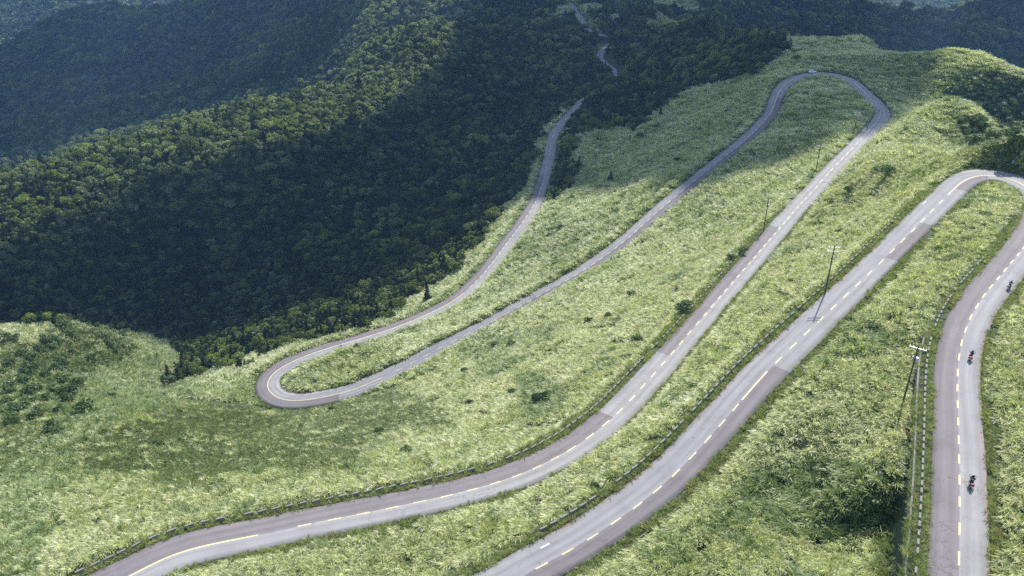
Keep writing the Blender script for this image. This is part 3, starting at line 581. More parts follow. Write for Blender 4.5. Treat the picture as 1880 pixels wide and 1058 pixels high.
scatter('deep_green_and_shade_grass', GD, cat_(pd), cat_(rd), cat_(sd_), cat_(xd), 'deep green grass, partly standing in for shade, growing in darker patches among the silvergrass', 'grass')
scatter('distant_silvergrass', GF, cat_(pf), cat_(rf), cat_(sf), cat_(xf), 'silvergrass on the farther hillsides beside the upper hairpin', 'grass')
scatter('low_ground_cover', LO, cat_(pl), cat_(rl_), cat_(sl2), cat_(xl), 'darker low plants in the patch below the lower left hairpin', 'ground cover')
# short verge grass along both sides of the road
pv = []
for k in range(int(RS[-1]/.30)):
    s = k*.30; p, n = road_pt(s)
    if p[1] > 330 or p[1] < 45: continue
    for sd, W_ in ((1, WL), (-1, WR)):
        wd = float(np.interp(s, RS, W_)); m_ = 2.6 if sd > 0 else 1.9
        for r in range(4 if p[1] < 200 else 2):
            o = sd*(wd+.12+m_*random.random()**1.2); pv.append((p[0]+n[0]*o+random.uniform(-.15, .15), p[1]+n[1]*o+random.uniform(-.15, .15), p[2]-.24))
pv = np.array(pv); g_ = gz_at(pv[:, 0], pv[:, 1]); pv[:, 2] = np.where(g_ < pv[:, 2]-.35, pv[:, 2], g_); n = len(pv)
kk = fbm(pv[:, 0], pv[:, 1], 5, 60) > -.45; pv = pv[kk]; n = len(pv); q = rng.uniform(.7, 1.5, n)*(1+.35*fbm(pv[:, 0], pv[:, 1], 7, 61))
scatter('verge_grass', VG, pv, np.c_[np.zeros((n, 2)), rng.uniform(0, 6.28, n)], np.c_[q, q, q*rng.uniform(.7, 1.6, n)], rng.integers(0, 3, n), 'short yellow green grass along the edges of the road', 'grass')

# ---------------------------------------------------------------- forest
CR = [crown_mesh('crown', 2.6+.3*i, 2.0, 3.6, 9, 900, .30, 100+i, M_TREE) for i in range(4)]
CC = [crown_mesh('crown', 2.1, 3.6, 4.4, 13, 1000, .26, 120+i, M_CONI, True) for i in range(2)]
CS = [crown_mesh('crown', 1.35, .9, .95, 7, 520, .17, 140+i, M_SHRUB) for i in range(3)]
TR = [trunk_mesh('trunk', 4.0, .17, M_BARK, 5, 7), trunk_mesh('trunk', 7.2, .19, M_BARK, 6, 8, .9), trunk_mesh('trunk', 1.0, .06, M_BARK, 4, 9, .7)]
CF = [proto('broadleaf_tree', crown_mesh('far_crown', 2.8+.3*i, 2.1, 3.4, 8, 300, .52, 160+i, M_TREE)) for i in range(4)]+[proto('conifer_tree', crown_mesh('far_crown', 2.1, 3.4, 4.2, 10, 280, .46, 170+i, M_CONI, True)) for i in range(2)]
CRG = [proto('sunlit_tree', crown_mesh('sunlit_crown', 2.7+.3*i, 2.0, 3.3, 8, 300, .48, 190+i, M_SUNLIT)) for i in range(3)]
CV = [proto('far_tree', crown_mesh('very_far_crown', 2.9, 2.1, 3.2, 7, 110, .85, 180+i, M_TREE)) for i in range(4)]
FT = []; FV = []
for (x0, x1, y0, y1, sp, a, b, base) in ((-330, 200, 230, 640, 2.5, 200, 520, .62), (-600, 540, 380, 1000, 3.1, 520, 820, .77), (-950, 900, 600, 1500, 4.6, 820, 1300, 1.1), (-2000, 2000, 1000, 3300, 8.5, 1300, 3000, 1.95), (-2600, 2400, 2000, 5600, 24., 3000, 5600, 5.2)):
    X, Y, Z, px, py, zc = cand(x0, x1, y0, y1, sp, a, b, 160, 30 if b < 1000 else 330); zz = zone(px, py, X, Y); d, rz, s, side = road_dist(X, Y)
    keep = ((zz == 1) | ((zz == 5) & (fbm(X, Y, 60, 46) < .16))) & (d > (2.4 if b < 900 else 5.0)) & (rng.uniform(size=len(X)) < .93)
    keep |= (zz == 0) & (Y > 700) & (d > 5)
    X, Y, Z, zc, px, py = X[keep], Y[keep], Z[keep], zc[keep], px[keep], py[keep]
    sc_ = base*(1+.25*fbm(X, Y, 45, 70))*np.exp(rng.normal(0, .26, len(X)))
    con = (fbm(X, Y, 55, 71) > .2) & (rng.uniform(size=len(X)) < .7) & (zc < 820)
    for i in range(len(X)): (FT if zc[i] < 1300 else FV).append((X[i], Y[i], Z[i], sc_[i], con[i], zc[i], px[i], py[i]))
FT = np.array(FT); FV = np.array(FV); print('forest', len(FT), len(FV))
# the 285 trees that show largest become trees of their own
infr = (FT[:, 6] > 4) & (FT[:, 6] < 1876) & (FT[:, 7] > 4)
app = np.where(infr, FT[:, 3]*np.where(FT[:, 4] > 0, 1.15, 1.)/FT[:, 5], 0); order = np.argsort(-app); near = order[:262]; rest = order[262:]
def make_tree(name, crown, trunk, label, cat, group=None):
    t = empty(name, (0, 0, 0)); tag(t, label, cat, group); link('crown', crown, t); link('trunk', trunk, t); return t
TREEP = [make_tree('broadleaf_tree', CR[i], TR[0], 'x', 'tree', 'broadleaf trees of the forest edge') for i in range(4)]+[make_tree('conifer_tree', CC[i], TR[1], 'x', 'tree', 'conifers of the forest edge') for i in range(2)]
used = [False]*6
def put_tree(k, x, y, z, s, rz, label, group, hs=1.0):
    o = TREEP[k] if not used[k] else copy_tree(TREEP[k]); used[k] = True
    o.location = (x, y, z); o.scale = (s, s, s*hs); o.rotation_euler = (0, 0, rz); tag(o, label, None, group)
    if group is None and 'group' in o: del o['group']
    return o
SHADE = lambda px, py: (py < 560 and px < 900) or px > 960
for j in near:
    x, y, z, s, c, zc, px, py = FT[j]; k = int(rng.integers(4, 6)) if c else int(rng.integers(0, 4))
    if px < 960:
        place = 'on the shaded valley slope below the lower left hairpin' if py > 480 else 'deep in the shaded valley left of the narrow road'
    else: place = 'in the shaded wood right of the narrow road'
    kind_ = 'dark pointed conifer' if c else 'dark green round-crowned broadleaf tree'
    put_tree(k, x, y, z-.2, s, rng.uniform(0, 6.28), kind_+' '+place, ('conifers ' if c else 'broadleaf trees ')+place)
def spread(name, A, protos, con_off, label):
    n = len(A); ix = rng.integers(0, 4, n)
    if con_off: ix = np.where(A[:, 4] > 0, 4+rng.integers(0, 2, n), ix)
    s = A[:, 3]; scatter(name, protos, np.c_[A[:, 0], A[:, 1], A[:, 2]-.3], np.c_[rng.normal(0, .05, (n, 2)), rng.uniform(0, 6.28, n)], np.c_[s, s, s*rng.uniform(.85, 1.25, n)], ix, label, 'forest')
SUN_BAND = [(-300,520),(-300,360),(0,290),(200,225),(400,175),(560,145),(600,90),(640,30),(690,-60),(900,-60),(860,100),(800,180),(690,250),(520,310),(340,370),(170,440),(0,510)]  # sunlit band, widened; most trees inside take the brighter leaf colour
FR = FT[rest]; rg = inpoly(FR[:, 6], FR[:, 7], SUN_BAND); rg = rng.uniform(size=len(FR)) < np.where(rg, .62, .07); rg &= FR[:, 4] < .5
A_ = FR[rg]; n = len(A_); sA = A_[:, 3]; scatter('sunlit_woodland', CRG, np.c_[A_[:, 0], A_[:, 1], A_[:, 2]-.3], np.c_[rng.normal(0, .05, (n, 2)), rng.uniform(0, 6.28, n)], np.c_[sA, sA, sA*rng.uniform(.85, 1.25, n)], rng.integers(0, 3, n), 'paler green woodland, sunlight put into its colour, on the ridge behind the shaded valley', 'forest')
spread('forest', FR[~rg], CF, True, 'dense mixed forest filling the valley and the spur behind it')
spread('distant_forest', FV, CV, False, 'hazy blue green forest on the far mountainsides')

# single trees and shrubs standing in the silvergrass
def single(k, px, py, s, label, hs=1.0):
    h = hit(px, py); return put_tree(k, h[0], h[1], h[2]-.15, s, random.uniform(0, 6), label, None, hs)
single(4, 1121, 336, 1.0, 'lone dark bushy conifer in sunlit silvergrass between the two left road arms', .8)
single(4, 785, 556, 1.15, 'tall dark conifer at the forest edge above the solid centre line', 1.0)
single(5, 1063, 310, .85, 'dark conifer beside the narrow road where the shade begins', 1.1)
single(1, 1174, 258, .8, 'rounded dark tree on the shaded grass slope right of the wood')
single(2, 1243, 300, .55, 'small dark tree in shaded grass above the road with white dashes')
single(0, 1008, 440, .6, 'bushy dark tree in the grass right of the narrow road')
single(3, 1030, 425, .6, 'spreading green tree beside the bushy dark one in the grass')
single(2, 600, 592, 1.1, 'full dark green tree overlooking the lower left hairpin')
single(5, 1212, 215, .8, 'slim dark conifer at the edge of the wood')
single(1, 1462, 115, .8, 'small dark tree on the shaded slope behind the white car')
def make_shrub(i): return make_tree('shrub', CS[i], TR[2], 'x', 'shrub')
SHP = [make_shrub(i) for i in range(3)]; sused = [False]*3
def put_shrub(px, py, s, label, group=None, at=None):
    h = hit(px, py) if at is None else at
    if h is None: return
    k = random.randrange(3); o = SHP[k] if not sused[k] else copy_tree(SHP[k]); sused[k] = True
    o.location = (h[0], h[1], h[2]-.1); o.scale = (s, s, s*random.uniform(.85, 1.2)); o.rotation_euler = (0, 0, random.uniform(0, 6)); tag(o, label, None, group)
    return o
for px, py, s, lb in ((1161,548,1.5,'small dark round shrub alone in the grass between the second and third road arms'),(1254,575,1.9,'dark shrub against the guard blocks of the long straight'),
    (1626,328,2.0,'dark bushy shrub on the sunlit hill above the right hairpin'),(1608,322,1.5,'second smaller shrub beside the dark bushy one on the sunlit hill'),(1558,356,1.3,'small shrub in the grass right of the long straight'),
    (990,745,1.6,'broad green shrub above the guard blocks in the middle of the slope'),(1003,735,1.3,'upright green shrub next to the broad one on the middle slope'),(940,640,1.3,'low green shrub on the slope below the second left road arm'),
    (880,553,1.3,'small dark shrub between the two left road arms'),(1020,480,1.2,'dark shrub patch in the grass near the narrow road'),(1365,468,1.2,'low shrub beside the leaning pole'),
    (1340,478,1.1,'dark shrub left of the long straight beyond the pole'),(310,715,3.0,'dark rounded shrub at the head of the grassy gully'),(100,790,1.8,'small dark shrub on the lower left slope'),(112,798,1.5,'second small dark shrub on the lower left slope'),
    (1860,262,2.2,'dark shrub in the gully behind the right hairpin'),(1560,600,1.0,'low shrub at the edge of the ditch')):
    put_shrub(px, py, s, lb)
shz = [(X, Y, Z, px, py) for X, Y, Z, px, py, zc in zip(*cand(-320, 420, 180, 520, 3.3, 150, 560, 20, 0)) if 4 < px < 1876]
shz = np.array(shz); zz = zone(shz[:, 3], shz[:, 4], shz[:, 0], shz[:, 1]); dd_ = road_dist(shz[:, 0], shz[:, 1])[0]
shz = shz[(zz == 3) & (dd_ > 3)]; rng.shuffle(shz); nl = 0
for X, Y, Z, px, py in shz[:270]:
    left = px < 900
    put_shrub(0, 0, random.uniform(1.0, 2.3), 'dark green shrub in the thicket on the lower left hillside' if left else 'dark green shrub in the shaded gully of the right hand hills', 'shrubs of the left hillside' if left else 'shrubs of the right hand gullies', (X, Y, Z))
for X, Y, Z, px, py in np.array([c for c in zip(*cand(-200, 260, 90, 420, 13, 60, 460, -10, -10)[:5])]):
    if random.random() < .12 and road_dist(np.array([X]), np.array([Y]))[0][0] > 6.5 and zone(np.array([px]), np.array([py]), np.array([X]), np.array([Y]))[0] in (0, 2):
        put_shrub(0, 0, random.uniform(.6, 1.3), 'low green shrub half buried in silvergrass between the road loops', 'shrubs half buried in the silvergrass', (X, Y, Z))

# ---------------------------------------------------------------- small builders
class MB:
    def __init__(s): s.bm = bmesh.new(); s.mi = 0
    def _m(s, vs):
        for f in {f for v in vs for f in v.link_faces}: f.material_index = s.mi
    def box(s, c, d, rx=0, ry=0, rz=0, bev=0.0, taper=None):
        r = bmesh.ops.create_cube(s.bm, size=1.0); vs = r['verts']
        for v in vs:
            v.co = Vector((v.co.x*d[0], v.co.y*d[1], v.co.z*d[2]))
            if taper and v.co.z > 0: v.co.x *= taper[0]; v.co.y *= taper[1]
        if bev:
            es = list({e for v in vs for e in v.link_edges}); q = bmesh.ops.bevel(s.bm, geom=es, offset=bev, segments=2, affect='EDGES', profile=.6); vs = list({v for f in q['faces'] for v in f.verts} | {v for v in vs if v.is_valid})
        M_ = Matrix.Translation(c) @ Matrix.Rotation(rz, 4, 'Z') @ Matrix.Rotation(ry, 4, 'Y') @ Matrix.Rotation(rx, 4, 'X')
        for v in vs: v.co = M_ @ v.co
        s._m(vs); return s
    def cyl(s, p0, p1, r0, r1=None, k=12):
        p0 = Vector(p0); p1 = Vector(p1); d = p1-p0; r = bmesh.ops.create_cone(s.bm, cap_ends=True, segments=k, radius1=r0, radius2=r0 if r1 is None else r1, depth=d.length)
        M_ = Matrix.Translation((p0+p1)/2) @ d.to_track_quat('Z', 'Y').to_matrix().to_4x4()
        for v in r['verts']: v.co = M_ @ v.co
        s._m(r['verts']); return s
    def ell(s, c, rad, rx=0, u=14, v_=9):
        r = bmesh.ops.create_uvsphere(s.bm, u_segments=u, v_segments=v_, radius=1.0); M_ = Matrix.Translation(c) @ Matrix.Rotation(rx, 4, 'X') @ Matrix.Diagonal((*rad, 1))
        for v in r['verts']: v.co = M_ @ v.co
        s._m(r['verts']); return s
    def torus(s, c, R_, r_, k=24, q=8):          # wheel plane YZ
        vs = []
        for i in range(k):
            a = 2*math.pi*i/k
            for j in range(q):
                b = 2*math.pi*j/q; rr = R_+r_*math.cos(b); vs.append(s.bm.verts.new((c[0]+r_*math.sin(b), c[1]+rr*math.cos(a), c[2]+rr*math.sin(a))))
        for i in range(k):
            for j in range(q):
                f = s.bm.faces.new((vs[i*q+j], vs[((i+1) % k)*q+j], vs[((i+1) % k)*q+(j+1) % q], vs[i*q+(j+1) % q])); f.material_index = s.mi
        return s
    def loft(s, secs, caps=True):
        rows = [[s.bm.verts.new(p) for p in sec] for sec in secs]; k = len(rows[0])
        for a, b in zip(rows[:-1], rows[1:]):
            for i in range(k): f = s.bm.faces.new((a[i], a[(i+1) % k], b[(i+1) % k], b[i])); f.material_index = s.mi
        if caps:
            for rr in (rows[0][::-1], rows[-1]): f = s.bm.faces.new(rr); f.material_index = s.mi
        return s
    def build(s, name, mats, parent=None, smooth=False):
        bmesh.ops.recalc_face_normals(s.bm, faces=s.bm.faces[:]); me = bpy.data.meshes.new(name); s.bm.to_mesh(me); s.bm.free()
        for m in (mats if isinstance(mats, (list, tuple)) else [mats]): me.materials.append(m)
        if smooth: me.polygons.foreach_set('use_smooth', np.ones(len(me.polygons), bool))
        return link(name, me, parent)
M_CONC = noisy('weathered_concrete', (0.13, 0.13, 0.11), (0.32, 0.31, 0.28), 1.7, .9, .2)
M_MOSS = noisy('mossy_concrete', (0.12, 0.13, 0.07), (0.34, 0.31, 0.23), 2.2, .95, .3)
M_STONE = noisy('dark_wall_stone', (0.05, 0.05, 0.05), (0.12, 0.11, 0.11), 1.1, .9, .4)
M_BLACK = mat('black_plastic', (0.012, 0.012, 0.014), .45); M_RUB = mat('rubber', (0.02, 0.02, 0.02), .85); M_STEEL = mat('galvanised_steel', (0.5, 0.52, 0.55), .4, .6)
M_CHROME = mat('chrome', (0.6, 0.6, 0.62), .2, 1.0); M_ORANGE = mat('orange_paint', (0.42, 0.12, 0.03), .4); M_MAROON = mat('maroon_paint', (0.13, 0.04, 0.04), .4); M_CARP = mat('white_car_paint', (0.92, 0.93, 0.95), .2, 0, .9)
M_GLASS = mat('dark_glass', (0.02, 0.025, 0.03), .08, 0, .8); M_JACK = noisy('black_jacket', (0.012, 0.012, 0.018), (0.035, 0.035, 0.045), 9, .8); M_TROU = mat('dark_trousers', (0.02, 0.02, 0.03), .85)
M_SKIN = mat('skin', (0.45, 0.28, 0.2), .6); M_WHITE = mat('white_panel', (0.75, 0.76, 0.8), .5); M_BLUE = mat('pale_blue_jersey', (0.35, 0.42, 0.62), .7); M_PURP = mat('dark_shorts', (0.06, 0.04, 0.08), .8)
M_LAMP = mat('lamp_glass', (0.7, 0.7, 0.65), .15); M_TAIL = mat('red_lamp_glass', (0.5, 0.02, 0.02), .2); M_POLE = noisy('dark_pole', (0.05, 0.045, 0.04), (0.11, 0.10, 0.09), 2, .85); M_CERAM = mat('insulator_ceramic', (0.75, 0.76, 0.78), .3)
M_TEAL = mat('pale_teal_panel', (0.42, 0.58, 0.56), .5)

# ---------------------------------------------------------------- guard blocks and retaining wall
def block_mesh(name, m, l=1.15, seed=0):
    b = MB(); b.box((0, 0, .17), (l, .34, .62), bev=.035, taper=(.96, .82)); o = b.build(name, m); me = o.data; bpy.data.objects.remove(o); return me
BLK = [block_mesh('guard_block', M_CONC), block_mesh('guard_block', M_CONC, 1.05), block_mesh('mossy_guard_block', M_MOSS, 1.3), block_mesh('guard_block', M_CONC, 1.5), block_mesh('guard_block', M_CONC, 1.42)]
def blocks(s0, s1, side, per, off, label, group, mi=(0, 1), skip=.03, dz=-.05):
    n = int((s1-s0)/per)
    for k in range(n):
        if random.random() < skip: continue
        s = s0+k*per+random.uniform(-.08, .08); wd = float(np.interp(s, RS, WL if side > 0 else WR)); p, nn = road_pt(s, side*(wd+off))
        o = link('concrete_guard_block', BLK[random.choice(mi)], None, (p[0], p[1], p[2]+dz), math.atan2(nn[1], nn[0])-math.pi/2+random.gauss(0, .02))
        tag(o, label, 'guard block', group)
SR1 = s_at(1760, 1058)-6
blocks(SR1, s_at(1759, 656), 1, 1.68, 1.25, 'pale grey concrete guard block topping the wall left of the road with motorcycles', 'guard blocks above the retaining wall')
blocks(s_at(1759, 656), s_at(1856, 482), 1, 1.7, 1.25, 'grass fringed guard block along the bend below the motorcycles lane curve', 'guard blocks along the right hand bend', (0, 2), .25)
blocks(s_at(1690, 409), s_at(1500, 592), -1, 2.0, 1.35, 'mossy brown guard block on the left edge of the second road near the tall pole', 'mossy guard blocks of the second road', (2, 2), .08)
blocks(s_at(1500, 592), s_at(989, 1043)-1, -1, 2.0, 1.3, 'grey concrete guard block between the second road and the silvergrass strip left of it', 'grey guard blocks of the second road', (3, 4), .06)
blocks(S_R3a-5, s_at(1225, 658, S_R3a), 1, 2.15, 1.25, 'long low concrete guard block edging the left side of the third road', 'guard blocks of the third road', (3, 4, 4), .06)
blocks(s_at(1225, 658, S_R3a), s_at(1400, 455, S_R3a), 1, 2.15, 1.25, 'partly overgrown guard block beside the long straight below the dark shrub', 'guard blocks of the long straight', (0, 2), .22)
def ribbon_box(name, m, s0, s1, side, o0, o1, z0, z1, parent=None, step=1.5):
    V = []; Fa = []; ss = np.arange(s0, s1, step)
    for s in ss:
        wd = float(np.interp(s, RS, WL if side > 0 else WR))
        for o, z in ((o0, z0), (o0, z1), (o1, z1), (o1, z0)):
            p, _ = road_pt(s, side*(wd+o)); V.append((p[0], p[1], p[2]+z))
    for i in range(len(ss)-1):
        for j in range(4): a = i*4+j; b = i*4+(j+1) % 4; Fa.append((a, b, b+4, a+4))
    Fa += [(0, 1, 2, 3), tuple(4*(len(ss)-1)+q for q in (3, 2, 1, 0))]
    return link(name, mesh_np(name, V, Fa, [m]), parent)
wall = empty('retaining_wall', tuple(road_pt(S_W0+5, 5)[0])); wall.location = (0, 0, 0)
tag(wall, 'dark stone retaining wall with pale coping below the guard blocks at the lower right', 'wall')
ribbon_box('wall_face', M_STONE, S_W0+2, S_W1-4, 1, 2.02, 2.34, -4.6, -.12, wall)
fl = ribbon_box('road_shoulder', gm, S_W0-6, S_W1+4, 1, -.9, 2.04, -5, -.17); tag(fl, kind='structure'); ribbon_box('coping', M_CONC, S_W0+2, S_W1-4, 1, 2.18, 2.42, -.12, .03, wall)
dch = empty('drainage_channel', (0, 0, 0)); tag(dch, 'narrow dark concrete drainage channel along the right edge of the second road', 'drain')
ribbon_box('channel_kerb', M_MOSS, s_at(1600, 500), S_R2b-6, 1, 1.45, 1.58, -.5, -.02, dch); ribbon_box('channel_kerb', M_STONE, s_at(1600, 500), S_R2b-6, 1, 2.05, 2.2, -.5, .05, dch); ribbon_box('channel_bed', M_STONE, s_at(1600, 500), S_R2b-6, 1, 1.58, 2.05, -.5, -.17, dch)
dc2 = empty('drainage_channel', (0, 0, 0)); tag(dc2, 'brown concrete drainage channel beside the lane of the motorcycles at the right', 'drain')
ribbon_box('channel_kerb', M_MOSS, SR1-10, s_at(1868, 468), -1, 1.30, 1.42, -.5, -.02, dc2); ribbon_box('channel_kerb', M_STONE, SR1-10, s_at(1868, 468), -1, 1.75, 1.9, -.5, .05, dc2); ribbon_box('channel_bed', M_STONE, SR1-10, s_at(1868, 468), -1, 1.42, 1.75, -.5, -.17, dc2)

# ---------------------------------------------------------------- utility poles
def solve_h(base, py):
    best = min((abs(project(np.array([[base[0], base[1], base[2]+l]]))[1][0]-py), l) for l in np.arange(4, 16, .05)); return best[1]
def pole(bpx, bpy_, tpy, rz, label, two=False, cans=True, L_=None, mirror=False):
    b = hit(bpx, bpy_); Lp = L_ or min(12.5, max(8.0, solve_h(b, tpy))); o = empty('utility_pole', tuple(b), rz); tag(o, label, 'utility pole')
    MB().cyl((0, 0, -1.5), (0, 0, Lp+.5), .17, .11, 10).build('pole', M_POLE, o, True)
    for z in ((Lp, Lp-.9) if two else (Lp,)):
        a = MB().box((0, .16, z), (2.5, .10, .12)).build('crossarm', M_STEEL, o)
        for x in (-1.15, -.7, .7, 1.15): MB().cyl((x, .16, z+.06), (x, .16, z+.32), .05, .07, 8).build('insulator', M_CERAM, a)
        for x in (-1, 1): MB().cyl((0, .12, z-.7), (x*.65, .16, z-.04), .022, None, 6).build('brace', M_STEEL, o)
    if cans:
        MB().cyl((.3, -.25, Lp-2.1), (.3, -.25, Lp-1.3), .17, None, 12).build('transformer', M_STEEL, o); MB().cyl((-.34, .1, Lp-2.0), (-.34, .1, Lp-1.45), .09, None, 10).build('fuse_box', M_CERAM, o)
    return o
pole(1514, 541, 455, R(-4), 'tall dark utility pole casting its shadow across the second road', True, False)
pole(1401.5, 425.4, 368, R(-10), 'dark utility pole left of the long straight in sunlit grass')
pole(1497.3, 316.7, 269, R(-20), 'dark utility pole standing where the lit grass ends left of the upper straight', False, False)
pole(1566, 249.7, 208, R(-6), 'utility pole with pale top inside the upper hairpin', True)
pole(1306, 291, 255, R(-15), 'thin utility pole on the shaded slope left of the farther road arm')
pole(1656, 744, 635, R(-33), 'utility pole with white crossarm beside the retaining wall', False, True, 10.5)
pole(1032.5, 209, 190, R(0), 'pale utility pole left of the narrow road where it enters the wood', False, False)
pole(1080.5, 178, 154, R(0), 'farthest pale utility pole above the wooded end of the narrow road', False, False)
pole(996, 262, 240, R(0), 'pale crossarm pole half hidden by trees at the bend of the narrow road', False, False)
pole(981.5, 334, 314, R(0), 'pale utility pole in bushes left of the narrow road in shade', False, False)

# ---------------------------------------------------------------- people
def skin_body(name, verts, edges, mats, matof, parent):
    """one continuous skinned figure; verts: name -> (co, radius)"""
    names = list(verts); me = bpy.data.meshes.new(name); me.from_pydata([verts[n][0] for n in names], [(names.index(a), names.index(b)) for a, b in edges], [])
    o = bpy.data.objects.new(name, me); COL.objects.link(o); md = o.modifiers.new('skin', 'SKIN'); md.use_smooth_shade = True
    for i, n in enumerate(names): r = verts[n][1]; me.skin_vertices[0].data[i].radius = (r, r) if not isinstance(r, tuple) else r
    me.skin_vertices[0].data[0].use_root = True; o.modifiers.new('sub', 'SUBSURF').levels = 1
    dg = bpy.context.evaluated_depsgraph_get(); nm = bpy.data.meshes.new_from_object(o.evaluated_get(dg)); bpy.data.objects.remove(o)
    nm.name = name; nm.materials.clear()
    for m in mats: nm.materials.append(m)
    P_ = np.array([verts[n][0] for n in names]); mo = np.array([matof(n) for n in names])
    for f in nm.polygons: c = np.array(f.center); f.material_index = int(mo[np.argmin(((P_-c)**2).sum(1))]); f.use_smooth = True
    return link(name, nm, parent)
def rider(pose, mats, label, loc, rz, helmet_m, patch=None, lean=0.0):
    root = empty('person', loc, rz); root.rotation_euler = (0, lean, rz); tag(root, label, 'person')
    V = {}; E_ = []
    if pose == 'moto':
        pel, ch, nk, hd = (0, -.30, .86), (0, -.10, 1.20), (0, .02, 1.42), (0, .08, 1.58); sh, el, wr = (.20, -.04, 1.34), (.36, .16, 1.12), (.34, .43, 1.07); hp, kn, an, to = (.11, -.26, .84), (.24, .12, .70), (.20, -.14, .36), (.20, .08, .30)
    else:
        pel, ch, nk, hd = (0, -.22, 1.00), (0, .06, 1.26), (0, .22, 1.40), (0, .33, 1.50); sh, el, wr = (.18, .16, 1.32), (.24, .34, 1.12), (.20, .46, .98); hp, kn, an, to = (.09, -.18, .97), (.12, .14, .72), (.11, -.02, .34), (.11, .12, .28)
    bk = 1.18 if pose == 'moto' else 1.0; V['pelvis'] = (pel, .15*bk); V['chest'] = (ch, .165*bk); V['neck'] = (nk, .06); V['head'] = (hd, .095); V['crown'] = ((hd[0], hd[1]+.01, hd[2]+.09), .075); V['nose'] = ((hd[0], hd[1]+.105, hd[2]-.01), .012)
    E_ += [('pelvis', 'chest'), ('chest', 'neck'), ('neck', 'head'), ('head', 'crown'), ('head', 'nose')]
    for s_, q in ((-1, 'l'), (1, 'r')):
        m_ = lambda p: (p[0]*s_, p[1], p[2])
        a2 = an; k2 = kn; t2 = to
        if pose == 'bike' and s_ > 0: k2 = (.12, .18, .86); a2 = (.11, .10, .50); t2 = (.11, .24, .46)
        V['sh'+q] = (m_(sh), .085*bk); V['el'+q] = (m_(el), .055*bk); V['wr'+q] = (m_(wr), .034); V['pa'+q] = ((s_*wr[0], wr[1]+.055, wr[2]-.01), (.036, .018))
        E_ += [('chest', 'sh'+q), ('sh'+q, 'el'+q), ('el'+q, 'wr'+q), ('wr'+q, 'pa'+q)]
        for i, ln in enumerate((.034, .040, .038, .030)):          # four fingers closing round the grip
            x = s_*(wr[0]+.030-.021*i); y = wr[1]+.09
            V['f%d%s' % (i, q)] = ((x, y, wr[2]+.004), .009); V['g%d%s' % (i, q)] = ((x, y+ln*.6, wr[2]-.02), .008); V['h%d%s' % (i, q)] = ((x, y+ln*.3, wr[2]-.05), .008)
            E_ += [('pa'+q, 'f%d%s' % (i, q)), ('f%d%s' % (i, q), 'g%d%s' % (i, q)), ('g%d%s' % (i, q), 'h%d%s' % (i, q))]
        V['t'+q] = ((s_*(wr[0]-.045), wr[1]+.05, wr[2]-.02), .010); V['u'+q] = ((s_*(wr[0]-.05), wr[1]+.085, wr[2]-.045), .009); E_ += [('pa'+q, 't'+q), ('t'+q, 'u'+q)]
        V['hp'+q] = (m_(hp), .105); V['kn'+q] = (m_(k2), .068); V['an'+q] = (m_(a2), .045); V['to'+q] = (m_(t2), (.045, .032)); E_ += [('pelvis', 'hp'+q), ('hp'+q, 'kn'+q), ('kn'+q, 'an'+q), ('an'+q, 'to'+q)]
    def mo(n):
        if n == 'neck' and pose == 'moto': return 0
        if n in ('head', 'crown', 'nose', 'neck'): return 2
        if n[:2] in ('pa',) or n[0] in 'fghtu': return 3 if n[:2] not in ('to',) else 1
        if n[:2] in ('pe', 'hp', 'kn'): return 1
        if n[:2] in ('an', 'to'): return 4
        if n[:2] in ('el', 'wr'): return 5
        return 0
    skin_body('body', V, E_, mats, mo, root)
    h = MB().ell((hd[0], hd[1]-.01, hd[2]+.05), (.135, .155, .14) if pose == 'moto' else (.105, .15, .09)).build('helmet', helmet_m, root, True)
    if pose == 'moto': MB().box((hd[0], hd[1]+.125, hd[2]+.05), (.17, .06, .085), rx=-.2, bev=.02).build('visor', M_GLASS, h)
    if patch: MB().box((patch[1], ch[1]-.155, ch[2]+.06), (.14, .02, .17), rx=-.45, bev=.008).build('back_patch', patch[0], root)
    return root

